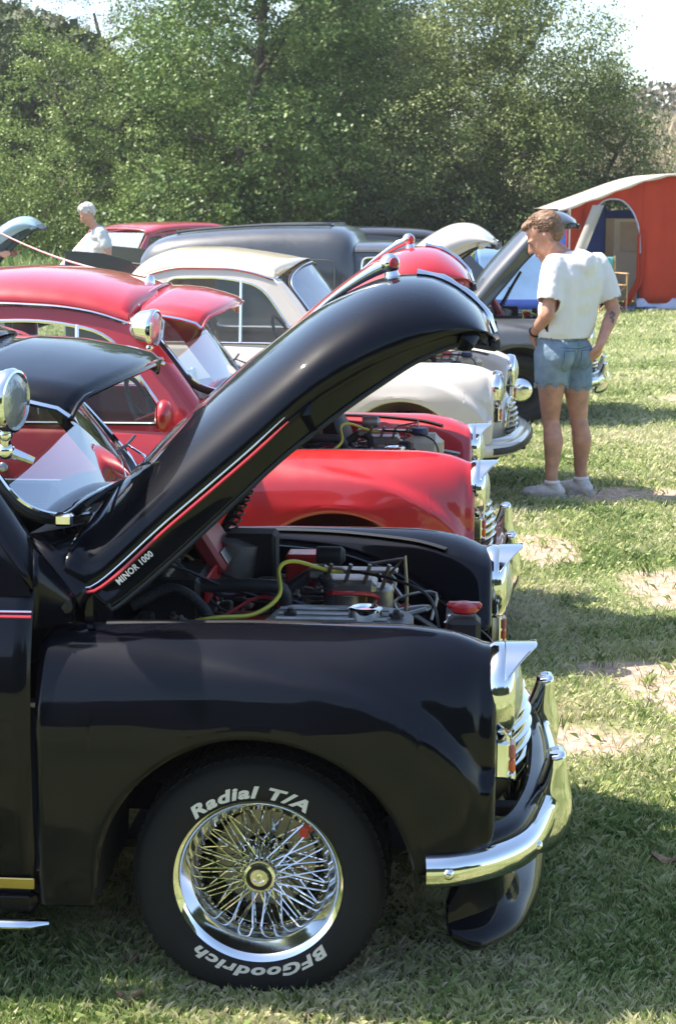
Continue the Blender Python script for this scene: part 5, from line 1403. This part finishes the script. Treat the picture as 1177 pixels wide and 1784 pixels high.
# ---- the man in the white T-shirt, seen from behind, looking down into the engine bay
def man_main():
    ox, oy = 1.40, 10.22
    P = empty("person", (ox, oy, 0), 0, label="man in white T-shirt and cut-off denim shorts looking down, seen from behind", cat="person")
    # joints (x across the view, y away, z up); he faces away and to the left
    F = np.array([-.62, .78, 0]); Rt = np.array([.78, .62, 0])        # facing, his right-hand side
    hipL, hipR = -Rt * .095 + [-.03, 0, .90], Rt * .095 + [-.03, 0, .90]
    kneeL, kneeR = np.array([-.095, .02, .475]), np.array([.085, .07, .475])
    ankL, ankR = np.array([-.085, -.05, .085]), np.array([.115, .10, .085])
    shL, shR = np.array([-.135, -.17, 1.425]), np.array([.225, .11, 1.43])
    shL = -Rt * .185 + [.035, -.0, 1.425]; shR = Rt * .185 + [.035, 0, 1.43]
    neck = np.array([.030, .01, 1.46]); head = np.array([-.155, .03, 1.592])
    g = G()
    # torso
    M4 = np.eye(4); M4[:3, 0] = Rt; M4[:3, 1] = F; M4[:3, 2] = [0, 0, 1]
    for c, r in (((-.028, 0, .93), (.165, .115, .11)), ((-.015, 0, 1.06), (.148, .100, .13)), ((.005, 0, 1.20), (.165, .110, .15)), ((.025, 0, 1.33), (.180, .112, .13)), ((.035, .0, 1.41), (.15, .085, .07))):
        g.ball(c, np.array(r), 20, 12, M4)
    for s_ in (-1, 1): g.ball(np.array([-.03, 0, .885]) + Rt * s_ * .078 - F * .045, np.array([.092, .088, .095]), 16, 10, M4)
    g.cap(shL, shR, .052, .052); g.cap(neck + [0, 0, -.05], head + [.03, 0, -.06], .066, .062)
    # legs
    for h, kn, an in ((hipL, kneeL, ankL), (hipR, kneeR, ankR)):
        g.cap(h, (h + kn) / 2, .098, .082, 18); g.cap((h + kn) / 2, kn + [0, 0, .02], .083, .056, 18)
        bk = -F * .022
        g.cap(kn + [0, 0, .03], kn - [0, 0, .02], .056, .053, 16)
        g.cap(kn + bk * .5 - [0, 0, .02], kn * .68 + an * .32 + bk, .053, .062, 16); g.cap(kn * .68 + an * .32 + bk, kn * .22 + an * .78, .062, .038, 16); g.cap(kn * .3 + an * .7, an, .043, .035, 16)
        g.ball(an - [0, 0, .0], .038)
    # his left arm: elbow out to the left, hand on the front pocket
    elL = np.array([-.215, -.10, 1.135]); wrL = np.array([-.205, .055, .985])
    elL = shL + np.array([-.045, -.09, -.285]); wrL = elL + np.array([-.065, .19, -.135])
    g.cap(shL, elL, .052, .040, 16); g.cap(elL, (elL * .55 + wrL * .45), .041, .038, 16); g.cap(elL * .55 + wrL * .45, wrL, .038, .026, 14)
    hand_geo(g, wrL, (.25, .45, -.85), (.95, .1, .1), -1, .95, .5)
    # his right arm: hanging out to the right, hand at the rear pocket
    elR = shR + np.array([.105, -.03, -.285]); wrR = elR + np.array([-.10, -.13, -.205])
    g.cap(shR, elR, .053, .042, 16); g.cap(elR, elR * .6 + wrR * .4, .043, .042, 16); g.cap(elR * .6 + wrR * .4, wrR, .041, .027, 14)
    hand_geo(g, wrR, (-.50, .10, -.80), (-.6, .8, 0), 1, .95, .4)
    Hm = rotm(R(180 - 14), R(27), 0)
    Hm = rotm(R(170), R(36), R(0))
    f, M4h = head_geo(g, head, Hm, 1.12)
    body = remesh(g, "body", M_skin, P, .0075, 5)
    # hair
    hg = G(); M4h2 = np.eye(4); M4h2[:3, :3] = Hm
    hg.ball(f(-.034, 0, .044), np.array([.094, .081, .086]) * 1.14, 20, 14, M4h2); hg.ball(f(-.056, 0, .0), np.array([.060, .071, .066]) * 1.14, 18, 12, M4h2); hg.ball(f(.030, 0, .100), np.array([.050, .055, .026]) * 1.14, 14, 10, M4h2)
    hr = remesh(hg, "hair", M_hair, P, .006, 2, .012, .02)
    curls(hr, "curls", M_hair, f, 700, 3, .009, k=.8)
    # T-shirt: loose shell over torso with sleeves
    g = G()
    for c, r in (((-.026, 0, 1.00), (.180, .134, .08)), ((-.012, 0, 1.10), (.172, .126, .12)), ((.005, 0, 1.20), (.185, .130, .15)), ((.020, 0, 1.32), (.205, .132, .14)), ((.032, .0, 1.41), (.17, .098, .072))):
        g.ball(c, np.array(r), 22, 12, M4)
    g.cap(shL, shR, .064, .064, 18); g.cap(neck + [0, 0, -.05], neck + [0, 0, .012] , .085, .066)
    g.cap(shL, shL * .3 + elL * .7, .072, .076, 18); g.cap(shR, shR * .3 + elR * .7, .073, .078, 18)
    g.ball(shL * .25 + elL * .75, .074, 16, 10); g.ball(shR * .25 + elR * .75, .076, 16, 10)
    g.cap(shL * .8 + elL * .2, np.array([.0, 0, 1.22]) - Rt * .10, .07, .09); g.cap(shR * .8 + elR * .2, np.array([.01, 0, 1.22]) + Rt * .10, .07, .09)
    for s_ in (-1, 0, 1):
        g.cap(np.array([-.022, 0, 1.03]) + Rt * s_ * .075, np.array([.02, 0, 1.36]) + Rt * s_ * .085, .124, .124, 20)
    g.cap(np.array([.03, 0, 1.42]) - F * .05, np.array([.0, 0, 1.42]) + F * .01, .10, .09)
    sh = remesh(g, "t_shirt", M_shirt, P, .009, 12, .022, .13)
    cut_below = lambda ob, fn: None
    # trim sleeve ends and hem so they finish in clean edges
    bm = bmesh.new(); bm.from_mesh(sh.data)
    def cutp(co, no):
        bmesh.ops.bisect_plane(bm, geom=bm.verts[:] + bm.edges[:] + bm.faces[:], plane_co=co, plane_no=no, clear_outer=False, clear_inner=False)
    kill = []
    aL = (elL - shL) / np.linalg.norm(elL - shL); aR = (elR - shR) / np.linalg.norm(elR - shR)
    for v in bm.verts:
        q = np.array(v.co)
        if q[2] < .985: kill.append(v)
        elif (q - elL).dot(aL) > -.075 and np.linalg.norm((q - elL) - aL * (q - elL).dot(aL)) < .088 and (q - np.array([0, 0, q[2]])).dot(-Rt) > .205: kill.append(v)
        elif (q - elR).dot(aR) > -.065 and np.linalg.norm((q - elR) - aR * (q - elR).dot(aR)) < .095 and (q - np.array([0, 0, q[2]])).dot(Rt) > .172: kill.append(v)
        elif np.linalg.norm(q - (neck + [-.012, .01, .075])) < .070: kill.append(v)
    bmesh.ops.delete(bm, geom=kill, context='VERTS'); bm.to_mesh(sh.data); bm.free()
    md = sh.modifiers.new("cloth", 'SOLIDIFY'); md.thickness = .004; md.offset = 0
    # shorts
    g = G()
    for c, r in (((-.030, 0, .94), (.176, .128, .115)), ((-.030, 0, .99), (.160, .118, .06))): g.ball(c, np.array(r), 20, 12, M4)
    for s_ in (-1, 1): g.ball(np.array([-.03, 0, .885]) + Rt * s_ * .08 - F * .048, np.array([.100, .092, .105]), 16, 10, M4)
    eL = hipL * .50 + kneeL * .50 + [0, 0, .03]; eR = hipR * .52 + kneeR * .48 + [0, 0, .0]
    g.cap(hipL, eL, .106, .102, 20); g.cap(hipR, eR, .106, .100, 20)
    st = remesh(g, "denim_shorts", M_denim, P, .009, 5, .012, .07)
    bm = bmesh.new(); bm.from_mesh(st.data); rg = np.random.default_rng(4)
    kill = [v for v in bm.verts if v.co.z > 1.012 or (v.co.dot(Vector(Rt)) < -.012 and v.co.z < .700 + .010 * math.sin(v.co.x * 90) + .02 * (v.co.x + .1)) or (v.co.dot(Vector(Rt)) >= -.012 and v.co.z < .665 + .010 * math.sin(v.co.x * 80))]
    bmesh.ops.delete(bm, geom=kill, context='VERTS'); bm.to_mesh(st.data); bm.free()
    md = st.modifiers.new("cloth", 'SOLIDIFY'); md.thickness = .005; md.offset = 0
    # seams, pockets, belt loops, patch: traced on to the cloth by ray
    from mathutils.bvhtree import BVHTree
    bt = BVHTree.FromPolygons([v.co for v in st.data.vertices], [tuple(p.vertices) for p in st.data.polygons])
    def onto(a, z, off=.002):            # a across his back (metres to his right), z height
        o_ = Vector(Rt * a + np.array([-.03, 0, z]) - F * .6); h_ = bt.ray_cast(o_, Vector(F))
        return np.array(h_[0]) - F * off if h_[0] is not None else np.array(o_) + F * .5
    def line(pts, name="seam", r=.0022, m_=M_seam):
        q = []
        for (a, b) in zip(pts[:-1], pts[1:]):
            for t in np.linspace(0, 1, 8, endpoint=False): q.append(onto(a[0] + (b[0] - a[0]) * t, a[1] + (b[1] - a[1]) * t))
        q.append(onto(*pts[-1])); G().tube(q, r, 5).build(name, m_, st)
    line([(-.15, .972), (.14, .972)]); line([(0, .965), (0, .93), (.0, .80)]); line([(-.15, .94), (0, .925), (.14, .94)])
    for s_ in (-1, 1):
        a = [(s_ * .030, .915), (s_ * .125, .915), (s_ * .125, .82), (s_ * .078, .79), (s_ * .030, .815), (s_ * .030, .915)]
        line(a, "pocket_seam")
    for a_ in (-.10, .0, .09): line([(a_, 1.005), (a_, .968)], "belt_loop", .006, M_denim)
    q = [onto(a_, z_, .004) for a_, z_ in ((.06, .968), (.12, .968), (.12, 1.004), (.06, 1.004))]
    G().add(q, [(0, 1, 2, 3)]).build("waist_patch", M_leather, st, smooth=False, solid=.003)
    # frayed hems
    for hz, s_, cc in ((.700, -1, eL), (.668, 1, eR)):
        g = G(); rr = .104
        for i in range(70):
            a = i / 70 * 2 * math.pi; b = np.array([cc[0] + rr * math.cos(a), cc[1] + rr * math.sin(a), hz])
            g.tube([b + [0, 0, .012], b + [rg.normal(0, .003), rg.normal(0, .003), -.014 - rg.random() * .008]], [.0014, .0008], 3)
        g.build("frayed_hem", fabric("denim_fray", (.45, .52, .58)), st)
    # shoes
    for an, d in ((ankL, np.array([-.97, .25, 0])), (ankR, np.array([-.75, .66, 0]))):
        d = d / np.linalg.norm(d); s_ = np.array([-d[1], d[0], 0]); b = an * [1, 1, 0]
        g = G(); g.cap(b - d * .045 + [0, 0, .045], b + d * .05 + [0, 0, .045], .040, .044, 14); g.cap(b + d * .05 + [0, 0, .040], b + d * .155 + [0, 0, .034], .044, .034, 14); g.cap(b - d * .03 + [0, 0, .06], b + [0, 0, .088], .040, .042, 14)
        w = g; w.V = [np.vstack(w.V)]; w.V[0][:, 2] = np.maximum(w.V[0][:, 2], .012)
        so = remesh(w, "shoe", M_trainer, P, .008, 3)
        pl = [b + d * a_ + s_ * c_ for a_, c_ in ((-.088, 0), (-.07, .032), (0, .038), (.08, .048), (.15, .040), (.192, 0), (.15, -.036), (.08, -.042), (0, -.036), (-.07, -.032))]
        q = catmull([x_ for x_ in pl], 40, True); g = G(); g.grid(np.array([np.c_[q[:, :2], np.full(40, z_)] for z_ in (.0, .022)]), cv=True); g.F.append(tuple(range(40))); g.F.append(tuple(range(40, 80))); g.build("sole", M_sole, so)
        for k in range(4):
            c_ = b + d * (.045 + k * .022) + [0, 0, .088 - k * .007]; G().tube([c_ - s_ * .024, c_ + [0, 0, .006], c_ + s_ * .024], .0035, 5).build("lace", M_letter, so)
        a = np.linspace(0, 2 * math.pi, 20, endpoint=False)
        G().tube([an + [.038 * math.cos(t), .038 * math.sin(t), .018] for t in a], .012, 8, closed=True).build("sock", M_shirt, P)
    a = np.linspace(0, 2 * math.pi, 20, endpoint=False); dw = (wrL - elL) / np.linalg.norm(wrL - elL); u = np.cross(dw, [0, 0, 1]); u /= np.linalg.norm(u); v = np.cross(dw, u)
    c_ = wrL - dw * .03; G().tube([c_ + .0315 * (math.cos(t) * u + math.sin(t) * v) for t in a], .006, 6, closed=True).build("wrist_watch", M_seal, P)
    bt2 = BVHTree.FromPolygons([v.co for v in body.data.vertices], [tuple(p.vertices) for p in body.data.polygons])
    c0 = elR * .85 + wrR * .15; g = G()
    for (dx, dz) in ((0, .02), (.006, .0), (-.006, -.012), (.004, -.024), (-.008, .012), (.012, .012), (0, -.034)):
        o_ = Vector(c0 + np.array([dx - .005, -.3, dz])); h_ = bt2.ray_cast(o_, Vector((0, 1, 0)))
        if h_[0] is not None: g.ball(np.array(h_[0]), (.010, .0025, .012), 8, 6)
    if g.V: g.build("arm_tattoo", M_tattoo, P)
    # eyes, brows, lips
    for s_ in (-1, 1):
        g = G().ball(f(.083, s_ * .031, .002), .011, 12, 8); g.build("eye", mat("eye_dark", (.25, .2, .18), rough=.2), P)
        G().tube([f(.090, s_ * .014, .020), f(.088, s_ * .034, .025), f(.072, s_ * .052, .018)], [.004, .005, .003], 6).build("eyebrow", M_hair, P)
    G().tube([f(.098, -.022, -.0615), f(.1005, 0, -.0615), f(.098, .022, -.0615)], .0022, 5).build("mouth", mat("lip", (.30, .10, .09), rough=.5), P)
    P.scale = (1.0, 1.0, 1.0)
    return P
man_main()

def simple_person(loc, yaw, label, shirt, hair, trousers, arms="hip", bend=12, group=None, lean=0):
    """standing figure facing local +x"""
    P = empty("person", loc, R(yaw), label=label, cat="person", group=group)
    g = G(); s = G(); t = G()
    tilt = lambda x, z: (x + max(0, z - .95) * math.tan(R(lean)))
    p = lambda x, y, z: np.array([tilt(x, z), y, z])
    for c, r in ((p(0, 0, .95), (.11, .165, .11)), (p(.01, 0, 1.10), (.115, .155, .14)), (p(.0, 0, 1.25), (.115, .175, .15)), (p(-.005, 0, 1.38), (.10, .18, .11))): g.ball(c, np.array(r)); s.ball(c, np.array(r) * 1.12)
    shs = [p(0, -.19, 1.42), p(0, .19, 1.42)]; g.cap(shs[0], shs[1], .05, .05); s.cap(shs[0], shs[1], .064, .064)
    head = p(.07, 0, 1.64); g.cap(p(0, 0, 1.42), head - [.02, 0, .06], .058, .054)
    for i, sg in enumerate((-1, 1)):
        h = p(0, sg * .09, .92); kn = np.array([.02, sg * .11, .49]); an = np.array([-.01, sg * .12, .08])
        g.cap(h, kn, .085, .055); g.cap(kn, an, .055, .036); t.cap(h, kn, .098, .075); t.cap(kn, an + [0, 0, .02], .075, .065); t.ball(p(0, 0, .95), (.125, .178, .11))
        if arms == "hip" or (arms == "back" and sg == 1): el = shs[i] + [-.10, sg * .09, -.27]; wr = el + [.14, -sg * .08, -.17]
        else: el = shs[i] + [-.16, sg * .05, -.25]; wr = el + [-.02, -sg * .12, -.20]
        if arms == "front": el = shs[i] + [.06, sg * .05, -.28]; wr = el + [.22, -sg * .05, .02]
        g.cap(shs[i], el, .050, .040); g.cap(el, wr, .040, .027); s.cap(shs[i], shs[i] * .4 + el * .6, .066, .066)
        hand_geo(g, wr, (wr - el), (0, -sg, 0), sg, .95, .6)
    f, M4 = head_geo(g, head, rotm(0, R(bend), 0), 1.05)
    remesh(g, "body", M_skin2, P, .011, 4)
    remesh(s, "shirt", shirt, P, .012, 3, .02, .1); remesh(t, "trousers", trousers, P, .014, 3)
    hg = G(); hg.ball(f(-.03, 0, .045), np.array([.098, .086, .09]) * 1.05, 18, 12, M4); hg.ball(f(-.055, 0, -.0), np.array([.06, .07, .062]), 16, 10, M4)
    hr = remesh(hg, "hair", hair, P, .009, 2, .012, .03); curls(hr, "locks", hair, f, 160, 5, .018, straight=True)
    for sg in (-1, 1):
        g = G(); g.cap((-.05, sg * .12, .045), (.15, sg * .13, .04), .04, .036); g.V = [np.vstack(g.V)]; g.V[0][:, 2] = np.maximum(g.V[0][:, 2], .0); g.build("shoe", M_vinyl, P)
    return P
M_check = fabric("pale_checked_cotton", (.62, .62, .62), .06, 12)
M_trous = fabric("dark_trousers", (.06, .065, .08), .1, 8)
simple_person((-2.92, 21.6, 0), 196, "grey-haired man in pale short-sleeved shirt behind the open van door", M_check, M_hairgrey, M_trous, "back", 36, lean=15)
simple_person((-4.52, 21.3, 0), 350, "person with bare pink shoulders bending behind the pale blue bonnet", M_skin2, M_hair, M_trous, "front", 20, lean=10)
# ================================================================== tent, chair and camp things
M_orange = fabric("orange_red_canvas", (.62, .075, .035), .07, 3, .35, 5, transl=.3)
M_tentblue = fabric("navy_canvas", (.04, .08, .30), .12, 4, .35, 6, transl=.35)
M_midblue = fabric("blue_nylon", (.05, .13, .36), .12, 3, .4, 5)
M_paleblue = fabric("pale_blue_nylon", (.13, .22, .36), .08, 3, .4, 5)
M_canvas = fabric("cream_canvas", (.66, .62, .55), .05, 3, .3, 6, transl=.45)
M_vinylwin = mat("clouded_window", (.50, .48, .40), rough=.3, var=.15, scale=2.5)
M_mudflap = fabric("pale_ground_flap", (.45, .48, .62), .12, 5, .4, 8)
M_wood = mat("light_wood", (.48, .30, .13), rough=.5, var=.2, scale=20)
M_teal = fabric("teal_canvas", (.12, .42, .40), .08, 10)
M_pole = mat("tent_pole", (.6, .6, .58), rough=.35, metal=.9)

for m_ in (): pass
def frame_tent():
    # front wall faces the camera at local y=0; x 0..4.4; ridge in the middle
    T = empty("frame_tent", (3.80, 28.3, 0), R(3), label="large orange frame tent with pale roof and arched blue doorway", cat="tent")
    Wd, D, ev, ap = 4.6, 2.3, 1.62, 2.24
    xr = 1.85
    def roofz(x): return sm([-.1, .35, xr, 3.5, Wd], [1.66, 1.82, ap, 1.90, 1.60], x)
    # front wall in panels round the doorway arch
    ax0, ax1, az = .30, 1.25, 1.84
    def arch_z(x): 
        t = (x - (ax0 + ax1) / 2) / ((ax1 - ax0) / 2); return .95 + (az - .95) * max(0, 1 - abs(t) ** 2.4) ** .5
    def wave(x, z): return .03 * math.sin(x * 7 + z) + .02 * math.sin(x * 17 - 2 * z) + .05 * (1 - z / 2) * math.sin(x * 3)
    g = G()
    for xa, xb in ((0.0, ax0), (ax1, Wd)):
        xs = np.linspace(xa, xb, max(4, int((xb - xa) * 14))); g.grid(np.array([[[x, wave(x, z) - .0, z] for z in np.linspace(.12 if xb > 1.5 else .05, float(roofz(x)) - .02, 14)] for x in xs]))
    xs = np.linspace(ax0, ax1, 30); g.grid(np.array([[[x, wave(x, z), z] for z in np.linspace(arch_z(x), float(roofz(x)) - .02, 8)] for x in xs]))
    g.build("front_wall", M_orange, T, solid=.004, sharp=None)
    G().tube([(x, wave(x, arch_z(x)) - .01, arch_z(x)) for x in np.linspace(ax0, ax1, 30)], .014, 6).build("arch_binding", M_mudflap, T)
    # gathered curtain on the right of the door, skirt and mud flap
    P = [[[1.19 + .10 * k + .03 * math.sin(k * 9) + (.0 if z > .5 else (.5 - z) * -.55), -.03 + .03 * math.sin(k * 12), z] for z in np.linspace(.03, 1.35, 14)] for k in np.linspace(0, 1, 14)]
    G().grid(np.array(P)).build("door_curtain", M_orange, T, solid=.004, sharp=None)
    P = [[[x, -.02 - .10 * k + .02 * math.sin(x * 13), .16 * (1 - k) + .01 + .03 * abs(math.sin(x * 6)) * (1 - k)] for k in np.linspace(0, 1, 5)] for x in np.linspace(1.2, Wd, 60)]
    G().grid(np.array(P)).build("mud_flap", M_mudflap, T, solid=.003, sharp=None)
    P = [[[x, -.25 + .25 * k, .02 + .05 * abs(math.sin(x * 9 + k * 4))] for k in np.linspace(0, 1, 5)] for x in np.linspace(.7, 1.5, 20)]
    G().grid(np.array(P)).build("groundsheet_edge", M_midblue, T, solid=.003, sharp=None)
    # roof with overhang
    xs = np.r_[-.16, np.linspace(-.1, Wd + .15, 40)]
    P = [[[x, y, float(roofz(np.clip(x, -.1, Wd))) + .02 - (.03 if y < -.10 else 0) - .1 * (max(0, x - Wd)) ] for y in (-.14, -.12, -.08, .8, 1.6, D)] for x in xs]
    G().grid(np.array(P)).build("roof", M_canvas, T, solid=.006, sharp=40)
    P = [[[x, -.145, float(roofz(np.clip(x, -.1, Wd))) + .02 - k * .05 * (1 + .3 * math.sin(x * 14))] for k in (0, 1)] for x in xs]
    G().grid(np.array(P)).build("roof_valance", M_canvas, T, solid=.004)
    # side and back walls
    for nm, x in (("side_wall", 0.0), ("side_wall", Wd)):
        P = [[[x + .02 * math.sin(y * 5 + z), y, z] for z in np.linspace(.03, float(roofz(x)) - .01, 8)] for y in np.linspace(0.01, D, 12)]
        G().grid(np.array(P)).build(nm, M_tentblue, T, solid=.004, sharp=None)
    win = [(1.02, .62), (1.95, .62), (1.95, 1.50), (1.02, 1.50)]
    V, F = panel_with_hole([(0, .03), (Wd, .03), (Wd, 1.55), (xr, 1.66), (0, 1.6)], [win], lambda x, z: (x, D, z)); G().add(V, F).build("back_wall", M_tentblue, T, solid=.004, smooth=False)
    V, F = panel_with_hole(win, [], lambda x, z: (x, D - .02, z)); G().add(V, F).build("back_window", M_vinylwin, T, smooth=False)
    # inner blue half and the pale inner panel seen through the doorway
    P = [[[.08 + .72 * k, .15 + .5 * k + .02 * math.sin(k * 20), z] for z in np.linspace(.03, 1.75, 8)] for k in np.linspace(0, 1, 12)]
    G().grid(np.array(P)).build("inner_curtain", M_tentblue, T, solid=.004, sharp=None)
    win = [(1.16, .1), (1.60, .1), (1.60, 1.50), (1.16, 1.50)]
    V, F = panel_with_hole(win, [], lambda x, z: (x - .1, 1.2, z)); G().add(V, F).build("inner_panel", fabric("pale_inner_canvas", (.80, .80, .74), .04, 3, .3, 6, transl=.5), T, smooth=False, solid=.003)
    V, F = panel_with_hole([(1.26, .95), (1.58, .95), (1.58, 1.45), (1.26, 1.45)], [], lambda x, z: (x - .1, 1.18, z)); G().add(V, F).build("inner_window", M_vinylwin, T, smooth=False)
    P = [[[ .60 - .62 * k * k - .08 * w_, -.10 - .35 * k, 1.72 - 1.3 * k] for w_ in (0, .5, 1)] for k in np.linspace(0, 1, 10)]
    # rolled pale door flap slanting down on the left of the arch
    P = [[[.50 - .55 * k + .19 * (w_ - .5), -.12 - .25 * k, 1.74 - 1.30 * k] for w_ in (0, .5, 1)] for k in np.linspace(0, 1, 10)]
    G().grid(np.array(P)).build("door_flap", M_canvas, T, solid=.02, sharp=None)
    for x in (0, xr, Wd):
        G().tube([(x, -.28, 0), (x, -.28, float(roofz(x)))], .012, 8).build("tent_pole", M_pole, T)
    for x, dx in ((0, -.9), (Wd, .9)): G().tube([(x, -.28, float(roofz(x))), (x + dx, -1.0, 0)], .004, 5).build("guy_rope", M_canvas, T)
    return T
frame_tent()
# director's chair in the doorway
C = empty("directors_chair", (4.42, 27.75, 0), R(200), label="folding wooden chair with teal back outside the tent doorway", cat="chair")
for sx in (-1, 1):
    G().tube([(sx * .25, .20, .02), (sx * .25, .20, .62)], .014, 6).build("leg", M_wood, C)
    G().tube([(sx * .25, -.20, .02), (sx * .25, -.22, .92)], .014, 6).build("leg", M_wood, C)
    G().box((sx * .25, 0, .64), (.05, .46, .02), b=.006).build("armrest", M_wood, C)
    G().box((sx * .25, 0, .03), (.03, .46, .025), b=.005).build("foot_rail", M_wood, C)
for sy in (-1, 1):
    G().tube([(-.25, sy * .18, .03), (.25, sy * .18, .44)], .010, 6).build("cross_brace", M_wood, C); G().tube([(.25, sy * .17, .03), (-.25, sy * .17, .44)], .010, 6).build("cross_brace", M_wood, C)
G().box((0, 0, .45), (.50, .42, .02), b=.005).build("seat", M_wood, C)
P = [[[x, -.225 - .03 * math.cos(x * 6), z] for z in (.70, .80, .90)] for x in np.linspace(-.25, .25, 9)]; G().grid(np.array(P)).build("back_canvas", M_teal, C, solid=.004)

def ridge_tent(loc, rz, L, Wd, H, m1, m2, label):
    T = empty("ridge_tent", loc, R(rz), label=label, cat="tent")
    for sg in (-1, 1):
        P = [[[x, sg * Wd / 2 * (1 - k), H * k - .06 * math.sin(k * math.pi) * (1 + .3 * math.sin(x * 6))] for k in np.linspace(0, 1, 10)] for x in np.linspace(-L / 2, L / 2, 20)]
        G().grid(np.array(P)).build("tent_side", m1 if sg < 0 else m2, T, solid=.004, sharp=None)
    for sx in (-1, 1):
        G().add([(sx * L / 2, -Wd / 2, 0), (sx * L / 2, Wd / 2, 0), (sx * L / 2 * 1.02, 0, H)], [(0, 1, 2)]).build("tent_end", m2, T, smooth=False)
        G().tube([(sx * L / 2, 0, H), (sx * (L / 2 + .8), 0, 0)], .004, 4).build("guy_rope", M_canvas, T)
    P = [[[x, -Wd / 2 - .03, .02 + .28 * k] for k in (0, .5, 1)] for x in np.linspace(-L / 2, L / 2, 12)]; G().grid(np.array([[(a, b + .09 * c, c) for a, b, c in r] for r in P])).build("lower_band", M_tentblue, T, solid=.004, sharp=None)
    return T
ridge_tent((2.80, 27.0, 0), 4, 1.2, 1.5, 1.06, M_paleblue, M_midblue, "pale blue ridge tent seen through the van's raised bonnet")
# camping stove table with white water carriers and an orange can beside the pale blue car
T = empty("camp_table", (-3.62, 20.6, 0), 0, label="low folding camp table beside the pale blue car", cat="table")
G().box((0, 0, .72), (.70, .45, .02), b=.005).build("table_top", M_canvas, T)
for sx in (-1, 1):
    for sy in (-1, 1): G().tube([(sx * .31, sy * .19, 0), (sx * .31, sy * .19, .71)], .010, 6).build("leg", M_pole, T)
def jug(x, y, m, label, cat, s=1.0):
    prof = [(.0, 0), (.09, 0), (.10, .02), (.105, .14), (.095, .20), (.05, .235), (.035, .25), (.035, .275), (0, .28)]
    j = G().lathe([(a * s, b * s) for a, b in prof], 24).build(cat, m, None, loc=(x, y, .73)); tag(j, label, cat.replace("_", " "))
    G().tube([(.04 * s, 0, .25 * s), (.10 * s, 0, .26 * s), (.12 * s, 0, .18 * s), (.10 * s, 0, .10 * s)], .010 * s, 6).build("handle", m, j)
    return j
jug(-3.80, 20.5, fabric("white_plastic", (.72, .70, .68)), "white plastic water carrier on the camp table", "water_carrier", 1.1)
jug(-3.50, 20.52, mat("orange_plastic", (.62, .13, .05), rough=.4, var=.1), "orange can on the right end of the camp table", "fuel_can", 1.0)
# ------------------------------------------------------------------ thin summer haze over the whole field
m = bpy.data.materials.new("summer_haze"); m.use_nodes = True; N = m.node_tree.nodes; N.remove(N["Principled BSDF"])
v = N.new("ShaderNodeVolumePrincipled"); v.inputs["Color"].default_value = (.95, .95, 1, 1); v.inputs["Density"].default_value = .0006; v.inputs["Anisotropy"].default_value = .2
m.node_tree.links.new(v.outputs[0], N["Material Output"].inputs["Volume"])
hz = G().box((0, 50, 6.5), (640, 800, 15)).build("haze", m, smooth=False); tag(hz, kind="stuff")
